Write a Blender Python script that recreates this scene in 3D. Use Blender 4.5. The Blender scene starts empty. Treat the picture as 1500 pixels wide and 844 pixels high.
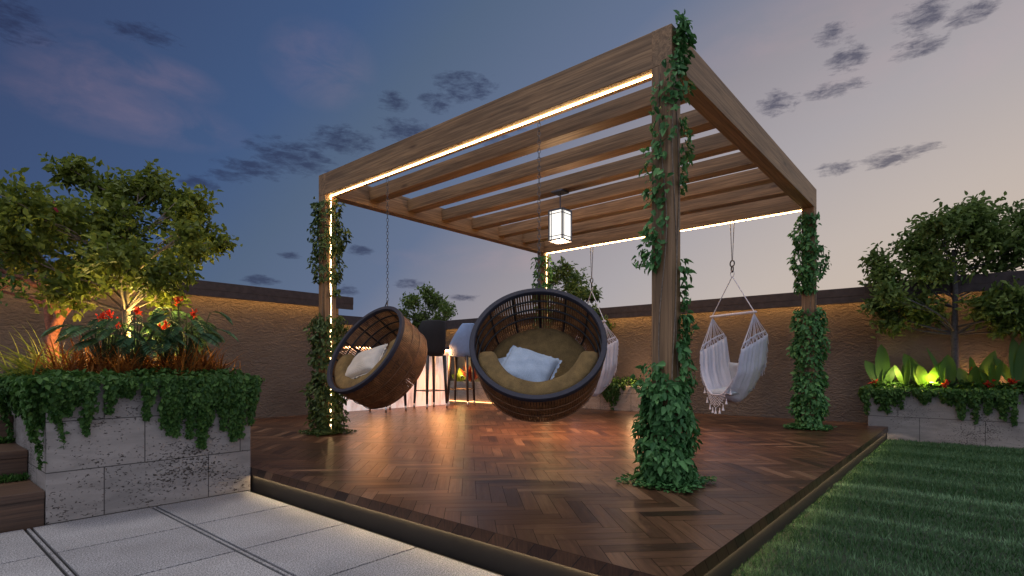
import bpy, bmesh, math, random
import numpy as np
from mathutils import Vector, Matrix, Quaternion
random.seed(11); RNG = np.random.default_rng(11)
PI = math.pi
scene = bpy.context.scene
COL = scene.collection
def lin(r, g, b):
    f = lambda c: (c/255/12.92) if c/255 <= .04045 else ((c/255+.055)/1.055)**2.4
    return (f(r), f(g), f(b), 1)

# ------------------------------------------------------------------ materials
def nt(m): return m.node_tree.nodes, m.node_tree.links
def new_mat(name):
    m = bpy.data.materials.new(name); m.use_nodes = True
    n, l = nt(m); n.clear()
    o = n.new('ShaderNodeOutputMaterial'); p = n.new('ShaderNodeBsdfPrincipled')
    l.new(p.outputs[0], o.inputs[0])
    return m, n, l, p, o
def setp(p, **k):
    for a, v in k.items(): p.inputs[a.replace('_', ' ')].default_value = v
def ramp(n, l, fac, stops, interp='LINEAR'):
    r = n.new('ShaderNodeValToRGB'); r.color_ramp.interpolation = interp
    e = r.color_ramp.elements
    while len(e) < len(stops): e.new(.5)
    for i, (p, c) in enumerate(stops):
        e[i].position = p; e[i].color = c if len(c) == 4 else (*c, 1)
    if fac is not None: l.new(fac, r.inputs[0])
    return r
def noise(n, l, vec, scale, detail=4, rough=.55, dist=0):
    t = n.new('ShaderNodeTexNoise'); t.inputs['Scale'].default_value = scale
    t.inputs['Detail'].default_value = detail; t.inputs['Roughness'].default_value = rough
    t.inputs['Distortion'].default_value = dist
    if vec is not None: l.new(vec, t.inputs['Vector'])
    return t
def mapping(n, l, vec, scale=(1, 1, 1), rot=(0, 0, 0), loc=(0, 0, 0)):
    m = n.new('ShaderNodeMapping'); m.inputs['Scale'].default_value = scale
    m.inputs['Rotation'].default_value = rot; m.inputs['Location'].default_value = loc
    l.new(vec, m.inputs['Vector']); return m
def bump(n, l, p, height, strength=.3, dist=.02):
    b = n.new('ShaderNodeBump'); b.inputs['Strength'].default_value = strength
    b.inputs['Distance'].default_value = dist
    l.new(height, b.inputs['Height']); l.new(b.outputs[0], p.inputs['Normal']); return b
def math_(n, l, op, a, b=None, c=None, clamp=False):
    m = n.new('ShaderNodeMath'); m.operation = op; m.use_clamp = clamp
    for i, v in enumerate((a, b, c)):
        if v is None: continue
        if isinstance(v, (int, float)): m.inputs[i].default_value = v
        else: l.new(v, m.inputs[i])
    return m.outputs[0]
def mixc(n, l, fac, a, b, mode='MIX'):
    m = n.new('ShaderNodeMix'); m.data_type = 'RGBA'; m.blend_type = mode
    for s, v in ((m.inputs[0], fac), (m.inputs[6], a), (m.inputs[7], b)):
        if isinstance(v, (int, float, tuple)): s.default_value = v
        else: l.new(v, s)
    return m.outputs[2]
def objco(n): return n.new('ShaderNodeTexCoord').outputs['Object']

def plain(name, col, rough=.6, metal=0, var=.12, scale=30):
    m, n, l, p, o = new_mat(name)
    t = noise(n, l, objco(n), scale, 5)
    c1 = tuple(x*(1-var) for x in col[:3]); c2 = tuple(x*(1+var) for x in col[:3])
    r = ramp(n, l, t.outputs['Fac'], [(.3, c1), (.7, c2)])
    l.new(r.outputs[0], p.inputs['Base Color']); setp(p, Roughness=rough, Metallic=metal)
    return m
def wood(name, axis, dark, light, rough=.55, fine=60):
    m, n, l, p, o = new_mat(name)
    sc = [fine]*3; sc[axis] = 1.6
    co = objco(n)
    mp = mapping(n, l, co, tuple(sc))
    t = noise(n, l, mp.outputs[0], 1, 6, .65, .6)
    sc2 = [7]*3; sc2[axis] = .7
    t2 = noise(n, l, mapping(n, l, co, tuple(sc2)).outputs[0], 1, 4, .6, 1.2)
    r = ramp(n, l, t.outputs['Fac'], [(.34, dark), (.5, tuple((a+b)/2 for a, b in zip(dark, light))), (.63, light)])
    r2 = ramp(n, l, t2.outputs['Fac'], [(.3, (.68, .68, .7)), (.7, (1.15, 1.1, 1.05))])
    c = mixc(n, l, 1.0, r.outputs[0], r2.outputs[0], 'MULTIPLY')
    # knots
    v = n.new('ShaderNodeTexVoronoi'); v.inputs['Scale'].default_value = 1
    sc3 = [7]*3; sc3[axis] = 1.8
    l.new(mapping(n, l, co, tuple(sc3)).outputs[0], v.inputs['Vector'])
    kn = ramp(n, l, v.outputs['Distance'], [(.04, (.28, .22, .2)), (.16, (1, 1, 1))])
    c = mixc(n, l, .8, c, kn.outputs[0], 'MULTIPLY')
    l.new(c, p.inputs['Base Color'])
    setp(p, Roughness=rough)
    bump(n, l, p, t.outputs['Fac'], .25, .004)
    return m
PD, PL = (.14, .078, .036), (.35, .215, .11)
WX, WY, WZ = wood('oak_grain_along_x', 0, PD, PL), wood('oak_grain_along_y', 1, PD, PL), wood('oak_grain_along_z', 2, PD, PL)

def attr(n, name):
    a = n.new('ShaderNodeAttribute'); a.attribute_name = name; return a
def foliage(name, dark, light, trans=.25, rough=.45):
    """leaf colour varies leaf by leaf through the 'tint' attribute"""
    m, n, l, p, o = new_mat(name)
    a = attr(n, 'tint')
    r = ramp(n, l, a.outputs['Fac'], [(0, dark), (.6, tuple((x*.5+y*.5) for x, y in zip(dark, light))), (1, light)])
    l.new(r.outputs[0], p.inputs['Base Color']); setp(p, Roughness=rough+.12); p.inputs['Specular IOR Level'].default_value = .3
    t = n.new('ShaderNodeBsdfTranslucent'); l.new(r.outputs[0], t.inputs[0])
    mx = n.new('ShaderNodeMixShader'); mx.inputs[0].default_value = trans
    l.new(p.outputs[0], mx.inputs[1]); l.new(t.outputs[0], mx.inputs[2]); l.new(mx.outputs[0], o.inputs[0])
    return m
M = {}
M['tree_leaf'] = foliage('tree_leaf', (.075, .11, .016), (.27, .31, .05), .4)
M['bush_leaf'] = foliage('bush_leaf', (.055, .105, .022), (.2, .27, .07), .4)
M['ivy_leaf'] = foliage('ivy_leaf', (.02, .07, .012), (.1, .2, .04), .25)
M['vine_leaf'] = foliage('vine_leaf', (.03, .115, .032), (.14, .32, .1), .25, .4)
M['vine_leaf_warm'] = foliage('vine_leaf_olive', (.035, .07, .018), (.12, .17, .05), .25, .4)
M['orange_blade'] = foliage('orange_blade', (.13, .035, .012), (.42, .17, .035), .35)
M['lime_blade'] = foliage('lime_blade', (.12, .16, .02), (.42, .45, .07), .35)
M['dark_frond'] = foliage('dark_frond', (.03, .085, .045), (.14, .26, .12), .25)
M['canna_leaf'] = foliage('canna_leaf', (.03, .09, .018), (.14, .25, .04), .3, .35)
M['red_leaf'] = foliage('red_leaf', (.25, .02, .015), (.55, .12, .05), .3)
M['red_petal'] = foliage('red_petal', (.5, .02, .015), (.8, .09, .03), .3)
M['pink_petal'] = foliage('pink_petal', (.5, .04, .1), (.75, .12, .2), .3)
M['grass'] = foliage('grass', (.014, .06, .01), (.2, .34, .18), .2, .5)
M['bark_grey'] = plain('bark_grey', (.2, .15, .11), .85, 0, .4, 40)
M['bark_dark'] = plain('bark_dark', (.06, .055, .06), .85, 0, .4, 40)
M['bark_red'] = plain('bark_red', (.28, .1, .055), .85, 0, .5, 45)
M['stem_green'] = plain('stem_green', (.05, .07, .025), .6)
M['soil'] = plain('soil', (.035, .026, .02), .95, 0, .5, 60)
M['navy_rim'] = plain('navy_rim', (.02, .02, .034), .75, 0, .2)
M['black_ring'] = plain('black_ring', (.016, .014, .016), .5)
M['steel'] = plain('steel_dark', (.09, .085, .085), .35, .9)
M['chrome'] = plain('chrome', (.5, .5, .5), .3, 1)
M['rope_grey'] = plain('rope_grey', (.2, .2, .23), .9)
M['rope_white'] = plain('rope_white', (.6, .61, .7), .9)
M['black_fabric'] = plain('black_fabric', (.012, .012, .015), .85, 0, .3, 90)
M['leg_dark'] = plain('leg_dark', (.016, .014, .016), .4)
M['lantern_metal'] = plain('lantern_metal', (.11, .115, .15), .55, .3)
def fabric(name, col, scale=260, var=.3, strength=.4):
    m, n, l, p, o = new_mat(name)
    co = objco(n)
    t = noise(n, l, co, scale, 3); t2 = noise(n, l, co, 14, 4)
    w = n.new('ShaderNodeTexWave'); w.inputs['Scale'].default_value = scale*.35; w.inputs['Distortion'].default_value = 2
    l.new(co, w.inputs['Vector'])
    s = math_(n, l, 'ADD', math_(n, l, 'MULTIPLY', t.outputs['Fac'], .55), math_(n, l, 'MULTIPLY', t2.outputs['Fac'], .45))
    r = ramp(n, l, s, [(.3, tuple(c*(1-var) for c in col)), (.7, tuple(min(1, c*(1+var)) for c in col))])
    l.new(r.outputs[0], p.inputs['Base Color']); setp(p, Roughness=.95)
    h = math_(n, l, 'ADD', t.outputs['Fac'], w.outputs['Fac'])
    bump(n, l, p, h, strength, .004)
    return m
M['tan_cushion'] = fabric('tan_cushion', (.2, .128, .046), 200, .6, .8)
M['pillow'] = fabric('pillow_linen', (.33, .4, .5), 160, .2)
M['pillow_cream'] = fabric('pillow_cream', (.5, .46, .42), 160, .16)
M['seat_blue'] = fabric('seat_blue', (.27, .38, .6), 200, .15)
M['cloth_white'] = fabric('cloth_white', (.6, .61, .7), 200, .1)
M['cushion_grey'] = fabric('cushion_grey', (.42, .46, .52), 200, .12)
M['wicker'] = None
def wicker():
    m, n, l, p, o = new_mat('wicker_brown')
    co = objco(n)
    t = noise(n, l, co, 9, 5, .6, 1); t2 = noise(n, l, co, 90, 3)
    s = math_(n, l, 'ADD', math_(n, l, 'MULTIPLY', t.outputs['Fac'], .6), math_(n, l, 'MULTIPLY', t2.outputs['Fac'], .4))
    r = ramp(n, l, s, [(.35, (.08, .036, .015)), (.5, (.2, .09, .036)), (.65, (.36, .17, .07))])
    l.new(r.outputs[0], p.inputs['Base Color']); setp(p, Roughness=.5)
    bump(n, l, p, t2.outputs['Fac'], .3, .003)
    return m
M['wicker'] = wicker()
def emit(name, col, strength):
    m, n, l, p, o = new_mat(name)
    setp(p, Base_Color=(.8, .8, .8, 1), Roughness=.4)
    p.inputs['Emission Color'].default_value = (*col, 1); p.inputs['Emission Strength'].default_value = strength
    return m
M['led'] = emit('led_warm', (1, .6, .24), 38)
M['led_wall'] = emit('led_wall', (1, .54, .18), 21)
M['led_deck'] = emit('led_deck', (1, .7, .36), 66)
M['led_post'] = emit('led_post', (1, .66, .3), 14)
M['led_bar'] = emit('led_bar', (1, .45, .16), 34)
M['added_plinth_led'] = emit('added_plinth_led', (1, .42, .12), 9)
M['lantern_glass'] = emit('lantern_glass', (1, .97, .88), 1.25)
M['bulb'] = emit('spot_bulb', (1, .85, .3), 4)

def stucco():
    m, n, l, p, o = new_mat('stucco_brown')
    co = objco(n)
    mp = mapping(n, l, co, (1, 1, 2.1))
    t = noise(n, l, mp.outputs[0], 9, 5, .55, 1.5)
    t2 = noise(n, l, co, 1.1, 4)
    r = ramp(n, l, t2.outputs['Fac'], [(.25, (.08, .06, .05)), (.5, (.115, .09, .076)), (.75, (.14, .112, .096))])
    l.new(r.outputs[0], p.inputs['Base Color']); setp(p, Roughness=.9)
    bump(n, l, p, t.outputs['Fac'], .75, .04)
    return m
M['stucco'] = stucco()
M['coping'] = plain('coping_slate', (.045, .033, .034), .8, 0, .3, 12)
def travertine(name, base):
    m, n, l, p, o = new_mat(name)
    co = objco(n)
    t = noise(n, l, mapping(n, l, co, (1, 1, 4)).outputs[0], 3, 6, .6, .6)
    r = ramp(n, l, t.outputs['Fac'], [(.3, tuple(c*.72 for c in base)), (.7, tuple(c*1.18 for c in base))])
    # pits, gathered in patches
    pv = noise(n, l, mapping(n, l, co, (1, 1, 1.6)).outputs[0], 58, 3, .6, .3)
    pat = noise(n, l, co, 2.6, 2)
    th = math_(n, l, 'ADD', pv.outputs['Fac'], math_(n, l, 'MULTIPLY', pat.outputs['Fac'], .42))
    pit = ramp(n, l, th, [(.825, (1, 1, 1)), (.86, (.2, .18, .165))])
    c = mixc(n, l, 1, r.outputs[0], pit.outputs[0], 'MULTIPLY')
    # joints: courses of blocks, from local position along (x+y) and z
    sx = n.new('ShaderNodeSeparateXYZ'); l.new(co, sx.inputs[0])
    cx = n.new('ShaderNodeCombineXYZ')
    l.new(math_(n, l, 'ADD', sx.outputs[0], sx.outputs[1]), cx.inputs[0]); l.new(sx.outputs[2], cx.inputs[1])
    b = n.new('ShaderNodeTexBrick'); l.new(cx.outputs[0], b.inputs['Vector'])
    b.offset = .36
    b.inputs['Scale'].default_value = 1; b.inputs['Brick Width'].default_value = .62; b.inputs['Row Height'].default_value = .307
    b.inputs['Mortar Size'].default_value = .0035; b.inputs['Mortar Smooth'].default_value = .1
    b.inputs['Color1'].default_value = (.92, .92, .92, 1); b.inputs['Color2'].default_value = (1.08, 1.06, 1.04, 1)
    b.inputs['Mortar'].default_value = (.25, .24, .24, 1)
    c = mixc(n, l, 1, c, b.outputs['Color'], 'MULTIPLY')
    l.new(c, p.inputs['Base Color']); setp(p, Roughness=.75)
    bump(n, l, p, pit.outputs[0], .8, .01)
    return m
M['stone'] = travertine('travertine_grey', (.29, .262, .243))
M['stone_warm'] = travertine('travertine_warm', (.36, .31, .27))
def paver():
    m, n, l, p, o = new_mat('granite_paver')
    co = objco(n)
    t = noise(n, l, co, 150, 2, .75); t2 = noise(n, l, co, 2.2, 4)
    a = attr(n, 'tint')
    r = ramp(n, l, t.outputs['Fac'], [(.37, (.10, .097, .1)), (.48, (.26, .252, .258)), (.61, (.48, .468, .47))])
    r2 = ramp(n, l, t2.outputs['Fac'], [(.3, (.78, .77, .76)), (.6, (1.05, 1.05, 1.05))])
    c = mixc(n, l, 1, r.outputs[0], r2.outputs[0], 'MULTIPLY')
    r3 = ramp(n, l, a.outputs['Fac'], [(0, (.86, .86, .87)), (1, (1.06, 1.05, 1.03))])
    c = mixc(n, l, 1, c, r3.outputs[0], 'MULTIPLY')
    l.new(c, p.inputs['Base Color']); setp(p, Roughness=.7)
    bump(n, l, p, t.outputs['Fac'], .3, .004)
    return m
M['paver'] = paver()
M['joint'] = plain('joint_dark', (.02, .018, .018), .9)
M['riser'] = plain('riser_slate', (.009, .0075, .007), .65, 0, .35, 5)
def planks(name):
    m, n, l, p, o = new_mat(name)
    uv = n.new('ShaderNodeUVMap'); uv.uv_map = 'grain'
    a = attr(n, 'tint')
    t = noise(n, l, mapping(n, l, uv.outputs[0], (3, 70, 1)).outputs[0], 1, 6, .65, .5)
    t2 = noise(n, l, mapping(n, l, uv.outputs[0], (2.2, 14, 1)).outputs[0], 1, 3, .6, 1.5)
    r = ramp(n, l, a.outputs['Fac'], [(0, (.03, .014, .009)), (.3, (.06, .028, .016)), (.7, (.1, .048, .025)), (1, (.18, .1, .058))])
    r2 = ramp(n, l, t.outputs['Fac'], [(.3, (.5, .47, .45)), (.65, (1.2, 1.18, 1.15))])
    c = mixc(n, l, 1, r.outputs[0], r2.outputs[0], 'MULTIPLY')
    r3 = ramp(n, l, t2.outputs['Fac'], [(.3, (.75, .75, .75)), (.7, (1.15, 1.15, 1.15))])
    c = mixc(n, l, 1, c, r3.outputs[0], 'MULTIPLY')
    l.new(c, p.inputs['Base Color'])
    rr = ramp(n, l, t2.outputs['Fac'], [(.2, (.27, .27, .27)), (.8, (.42, .42, .42))])
    l.new(rr.outputs[0], p.inputs['Roughness']); p.inputs['Specular IOR Level'].default_value = .38
    bump(n, l, p, t.outputs['Fac'], .05, .0012)
    return m
M['plank'] = planks('herringbone_plank')
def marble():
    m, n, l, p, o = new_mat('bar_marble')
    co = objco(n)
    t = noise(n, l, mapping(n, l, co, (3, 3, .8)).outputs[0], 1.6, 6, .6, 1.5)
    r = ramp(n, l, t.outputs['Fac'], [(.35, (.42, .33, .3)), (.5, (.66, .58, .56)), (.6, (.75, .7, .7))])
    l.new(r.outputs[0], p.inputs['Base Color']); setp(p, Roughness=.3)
    l.new(r.outputs[0], p.inputs['Emission Color']); p.inputs['Emission Strength'].default_value = .55      # glow added to the stone to brighten the bar front
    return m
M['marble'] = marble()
M['step_wood'] = wood('step_wood', 0, (.05, .026, .015), (.14, .075, .042), .5)
M['counter'] = plain('counter_dark', (.04, .035, .035), .4)
M['ground'] = plain('ground_earth', (.06, .06, .055), .95, 0, .3, 2)
M['lawn_soil'] = plain('lawn_soil', (.015, .03, .012), .95, 0, .4, 20)

# ------------------------------------------------------------------ mesh helpers
class MB:
    def __init__(s): s.v = []; s.f = []; s.t = []; s.uv = []
    def add(s, vs, fs, tint=None, uvs=None):
        o = len(s.v); s.v += [tuple(v) for v in vs]
        for f in fs: s.f.append(tuple(i+o for i in f)); s.t.append(.5 if tint is None else tint)
        if uvs is not None: s.uv += list(uvs)
    def box(s, x0, y0, z0, x1, y1, z1, b=0, tint=None):
        if b <= 0:
            vs = [(x0, y0, z0), (x1, y0, z0), (x1, y1, z0), (x0, y1, z0), (x0, y0, z1), (x1, y0, z1), (x1, y1, z1), (x0, y1, z1)]
            s.add(vs, [(3, 2, 1, 0), (4, 5, 6, 7), (0, 1, 5, 4), (1, 2, 6, 5), (2, 3, 7, 6), (3, 0, 4, 7)], tint); return
        bm = bmesh.new(); bmesh.ops.create_cube(bm, size=1)
        for v in bm.verts:
            v.co = Vector(((x0+x1)/2+v.co.x*(x1-x0), (y0+y1)/2+v.co.y*(y1-y0), (z0+z1)/2+v.co.z*(z1-z0)))
        bmesh.ops.bevel(bm, geom=bm.edges[:], offset=b, segments=2, affect='EDGES', profile=.6)
        s.frombm(bm, tint)
    def frombm(s, bm, tint=None):
        bm.verts.index_update()
        s.add([v.co[:] for v in bm.verts], [[v.index for v in f.verts] for f in bm.faces], tint); bm.free()
    def tube(s, pts, rad, n=6, closed=False, cap=True, flat=None, up=None):
        pts = [Vector(p) for p in pts]; k = len(pts)
        if not hasattr(rad, '__len__'): rad = [rad]*k
        rings = []; prev = None
        for i, p in enumerate(pts):
            a = pts[(i-1) % k] if (closed or i > 0) else p
            b = pts[(i+1) % k] if (closed or i < k-1) else p
            t = (b-a).normalized() if (b-a).length > 1e-9 else Vector((0, 0, 1))
            if prev is None:
                u = Vector(up) if up is not None else (Vector((0, 0, 1)) if abs(t.z) < .9 else Vector((1, 0, 0)))
            else: u = prev
            u = (u - t*u.dot(t)).normalized(); w = t.cross(u); prev = u
            ru, rw = (rad[i], rad[i]) if flat is None else (rad[i]*flat[0], rad[i]*flat[1])
            rings.append([p+u*math.cos(2*PI*j/n+PI/n)*ru+w*math.sin(2*PI*j/n+PI/n)*rw for j in range(n)])
        vs = [v for r in rings for v in r]; fs = []
        m = k if closed else k-1
        for i in range(m):
            for j in range(n):
                a = i*n+j; b = i*n+(j+1) % n; c = ((i+1) % k)*n+(j+1) % n; d = ((i+1) % k)*n+j
                fs.append((a, b, c, d))
        if cap and not closed:
            fs.append(tuple(range(n-1, -1, -1))); fs.append(tuple((k-1)*n+j for j in range(n)))
        s.add(vs, fs)
    def xform(s, mat, off=Vector((0, 0, 0))):
        s.v = [tuple(mat @ Vector(v)+off) for v in s.v]
    def build(s, name, mat, parent=None, loc=None, smooth=False, uvname=None, attrs=False):
        me = bpy.data.meshes.new(name)
        if loc is not None:
            L = Vector(loc); s.v = [tuple(Vector(v)-L) for v in s.v]
        me.from_pydata(s.v, [], s.f); me.materials.append(mat)
        if smooth: me.polygons.foreach_set('use_smooth', [True]*len(me.polygons))
        if attrs:
            at = me.attributes.new('tint', 'FLOAT', 'FACE'); at.data.foreach_set('value', s.t)
        if uvname and s.uv:
            u = me.uv_layers.new(name=uvname)
            vi = np.empty(len(me.loops), dtype=np.int32); me.loops.foreach_get('vertex_index', vi)
            arr = np.array(s.uv, dtype=np.float32)[vi]
            u.data.foreach_set('uv', arr.ravel())
        me.update()
        o = bpy.data.objects.new(name, me); COL.objects.link(o)
        if parent is not None:
            o.parent = parent; o.location = (0, 0, 0) if loc is None else loc
        elif loc is not None: o.location = loc
        return o
def tag(o, label=None, cat=None, group=None, kind=None):
    if label: o['label'] = label
    if cat: o['category'] = cat
    if group: o['group'] = group
    if kind: o['kind'] = kind
    return o
def thing(name, label, cat, loc=(0, 0, 0), group=None):
    o = bpy.data.objects.new(name, None); COL.objects.link(o); o.location = loc
    o.empty_display_size = .1
    return tag(o, label, cat, group)
def part(mb, name, mat, parent, **k):
    """world-space geometry becomes a child of a thing that sits at parent.location"""
    base = Vector(parent.location) if parent.parent is None else Vector(parent.location)+Vector(parent.parent.location)
    mb.v = [tuple(Vector(v)-base) for v in mb.v]
    return mb.build(name, mat, parent, **k)

def np_mesh(name, V, F, mat, tint=None, parent=None, base=(0, 0, 0), smooth=False):
    """V (n,3) F (m,4) quads or (m,3) triangles"""
    me = bpy.data.meshes.new(name)
    V = np.asarray(V, np.float32)-np.asarray(base, np.float32)
    k = F.shape[1]
    me.vertices.add(len(V)); me.vertices.foreach_set('co', V.ravel())
    me.loops.add(F.size); me.loops.foreach_set('vertex_index', F.astype(np.int32).ravel())
    me.polygons.add(len(F)); me.polygons.foreach_set('loop_start', np.arange(0, F.size, k, dtype=np.int32))
    me.polygons.foreach_set('loop_total', np.full(len(F), k, np.int32))
    me.materials.append(mat)
    if tint is not None:
        a = me.attributes.new('tint', 'FLOAT', 'FACE'); a.data.foreach_set('value', np.asarray(tint, np.float32))
    if smooth: me.polygons.foreach_set('use_smooth', np.ones(len(F), bool))
    me.update(calc_edges=True); me.validate()
    o = bpy.data.objects.new(name, me); COL.objects.link(o)
    if parent is not None: o.parent = parent
    else: o.location = base
    return o
def norm(a): return a/np.maximum(np.linalg.norm(a, axis=1, keepdims=True), 1e-9)
def leaf_geo(P, D, N, L, W, tint, fold=.25, curl=.15):
    """one pointed leaf of two folded quads per row: P base, D growth direction, N face normal"""
    n = len(P); D = norm(D); S = norm(np.cross(D, N)); N = np.cross(S, D)
    L = L[:, None]; W = W[:, None]
    tip = P+D*L-N*L*curl
    l1 = P+D*L*.28+S*W*.46+N*W*fold; l2 = P+D*L*.66+S*W*.36+N*W*fold*.7-N*L*curl*.4
    r1 = P+D*L*.28-S*W*.46+N*W*fold; r2 = P+D*L*.66-S*W*.36+N*W*fold*.7-N*L*curl*.4
    V = np.stack([P, l1, l2, tip, r2, r1], 1).reshape(-1, 3)
    i = np.arange(n)*6
    F = np.stack([np.stack([i, i+3, i+2, i+1], 1), np.stack([i, i+5, i+4, i+3], 1)], 1).reshape(-1, 4)
    return V, F, np.repeat(tint, 2)
def joinl(parts):
    Vs, Fs, Ts = [], [], []; o = 0
    for V, F, T in parts:
        Vs.append(V); Fs.append(F+o); Ts.append(T); o += len(V)
    return np.concatenate(Vs), np.concatenate(Fs), np.concatenate(Ts)
def rnd(n, s=1.0): return RNG.normal(0, s, (n, 3))

# ------------------------------------------------------------------ camera
cam = bpy.data.cameras.new('camera'); cam.sensor_width = 36; cam.lens = 36*791/1500
cam.shift_y = 115.5/1500; cam.clip_start = .05; cam.clip_end = 1000
co = bpy.data.objects.new('camera', cam); COL.objects.link(co)
co.location = (-1.87, -.815, .774)
co.rotation_euler = (PI/2, 0, math.atan2(-.762, .6475))
scene.camera = co

# ------------------------------------------------------------------ setting
PZ = -.173                                                            # paving level, deck top is z = 0
g = MB(); g.add([(-300, -300, -.6), (300, -300, -.6), (300, 300, -.6), (-300, 300, -.6)], [(0, 1, 2, 3)])
tag(g.build('ground', M['ground']), 'dark ground around the terrace', kind='structure')

# granite pavers
pv = MB(); jb = MB()
jb.box(-8, -4.5, PZ-.12, -.005, 3.4, PZ-.012)
X1 = -.035; xs = []
while X1 > -8: xs.append((X1-.60, X1)); X1 -= .64
Y1 = 3.398
while Y1 > -4.4:
    for (a, b) in xs:
        pv.box(a+.002, Y1-.655, PZ-.03, b-.002, Y1-.001, PZ, .002, RNG.random())
        pv.box(a-.026, Y1-.663, PZ-.03, a-.012, Y1, PZ-.002, 0, .2)     # thin stone line inside the double joint
    Y1 -= .667
pave = pv.build('patio_paving', M['paver'], attrs=True); tag(pave, 'pale speckled granite paving slabs with dark joints', kind='structure')
jo = jb.build('joint_bed', M['joint'], pave)

# ---- deck
def clip(poly, x0, y0, x1, y1):
    def cut(p, f, inter):
        out = []
        for i in range(len(p)):
            a, b = p[i], p[(i+1) % len(p)]
            if f(a): out.append(a)
            if f(a) != f(b): out.append(inter(a, b))
        return out
    def ix(c): return lambda a, b: (c, a[1]+(b[1]-a[1])*(c-a[0])/(b[0]-a[0]))
    def iy(c): return lambda a, b: (a[0]+(b[0]-a[0])*(c-a[1])/(b[1]-a[1]), c)
    for f, i in ((lambda q: q[0] >= x0, ix(x0)), (lambda q: q[0] <= x1, ix(x1)), (lambda q: q[1] >= y0, iy(y0)), (lambda q: q[1] <= y1, iy(y1))):
        if poly: poly = cut(poly, f, i)
    return poly
DX, DY = 6.99, 10.2
deck = MB(); w = .086; NL = 5; c45 = math.sqrt(.5)
for k in range(-150, 150):
    for mm in range(-20, 21):
        for kind in (0, 1):
            if kind == 0: a0, b0, a1, b1 = k+2*NL*mm, k, k+2*NL*mm+NL, k+1
            else: a0, b0, a1, b1 = k+NL+2*NL*mm, k+1-NL, k+NL+2*NL*mm+1, k+1
            gp = .016
            q = [(a0+gp, b0+gp), (a1-gp, b0+gp), (a1-gp, b1-gp), (a0+gp, b1-gp)]
            cx, cy = (a0+a1)/2*w, (b0+b1)/2*w
            wx, wy = (cx-cy)*c45+3.5, (cx+cy)*c45+4
            if not (-.6 < wx < DX+.6 and -.6 < wy < DY+.6): continue
            P = [((x*w-y*w)*c45+3.5, (x*w+y*w)*c45+4) for x, y in q]
            P = clip(P, 0, 0, DX, DY)
            if len(P) < 3: continue
            off = random.random()*50
            uvs = []
            for (x, y) in P:
                lx, ly = (x-3.5+y-4)*c45, (-(x-3.5)+y-4)*c45
                uvs.append((lx+off, ly+off) if kind == 0 else (ly+off, lx+off))
            tl = min(1, max(0, random.gauss(.5, .24)))
            deck.add([(x, y, 0) for x, y in P], [tuple(range(len(P)))], tl, uvs)
# slanted plank ends of the border, seen on the edges of the deck
NT = .06
def edge_strip(along, length):
    s = -.2
    while s < length:
        a, b = max(0, s), min(length, s+.118)
        if b > a+.004:
            t = min(1, max(0, random.gauss(.5, .25))); off = random.random()*40
            sl = .05
            a2, b2 = max(0, a+sl if a > 0 else a), min(length, b+sl)
            q = [(a+.0015, 0), (b-.0015, 0), (b2-.0015, -NT), (a2+.0015, -NT)]
            if along == 'y': vs = [(-.002, p, z) for p, z in q]; fs = [(3, 2, 1, 0)]
            else: vs = [(p, -.002, z) for p, z in q]; fs = [(0, 1, 2, 3)]
            deck.add(vs, fs, t, [(z*4+off, p*2+off) for p, z in q])
        s += .12
edge_strip('y', 3.4); edge_strip('x', 6.56)
dk = deck.build('wooden_deck', M['plank'], uvname='grain', attrs=True)
tag(dk, 'low wooden deck of brown herringbone planks', kind='structure')
b = MB(); b.box(0, 0, -.0602, DX, DY, -.004); b.build('deck_base', M['joint'], dk)
b = MB(); b.box(.012, .012, PZ-.1, DX, DY, -.0603); b.build('deck_riser', M['riser'], dk)
b = MB(); b.box(.0045, .03, -.0606, .0105, 3.4, -.0603); b.box(.2, .0045, -.0606, 6.5, .0095, -.0603); b.build('led_strip', M['led_deck'], dk)

# ---- lawn
b = MB(); b.add([(-.9, -8, PZ), (6.6, -8, PZ), (6.6, .028, PZ), (-.9, .028, PZ)], [(0, 1, 2, 3)])
lw = b.build('lawn', M['lawn_soil'], loc=None); lw.location.z = .003
tag(lw, 'dark soil under the lawn beside the deck', kind='structure')
def grass():
    n = 170000
    X = -.6+7.2*RNG.random(n)**1.25; Y = .02-3.4*RNG.random(n)**1.1
    keep = (X+1.87)**2+(Y+.815)**2 > .9
    X, Y = X[keep], Y[keep]; n = len(X)
    P = np.stack([X, Y, np.full(n, PZ)], 1)
    L = .016+.03*RNG.random(n)**1.5; L *= np.where(Y > -.05, .75, 1)
    lean = rnd(n, .35); lean[:, 2] = 1
    stripe = np.zeros(n)
    for sx, wd, st in ((6.2, .05, .35), (5.4, .04, .3), (4.52, .06, .45), (3.75, .05, .25), (3.1, .075, .8), (2.65, .055, .55), (2.07, .055, .5), (1.66, .05, .5), (1.2, .05, .35), (.75, .05, .4)):
        stripe = np.maximum(stripe, st*np.exp(-((X-sx+.02*np.sin(Y*5))/wd)**2))
    band = .08*np.sin(X*2*PI/.9)
    t = np.clip(.29+.15*RNG.normal(size=n)+1.0*stripe*(.5+.9*RNG.random(n))+band*1.4, 0, 1)
    D = norm(lean); S = norm(np.cross(D, rnd(n)))
    wv = (.0022+.0022*np.clip((X+1)/6, 0, 1)*1.2)[:, None]
    V = np.stack([P+S*wv, P-S*wv, P+D*L[:, None]], 1).reshape(-1, 3)
    i = np.arange(n)*3; F = np.stack([i, i+1, i+2], 1)
    tag(np_mesh('grass', V, F, M['grass'], t), 'short green lawn grass with paler mown stripes', 'grass', kind='stuff')
grass()

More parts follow.
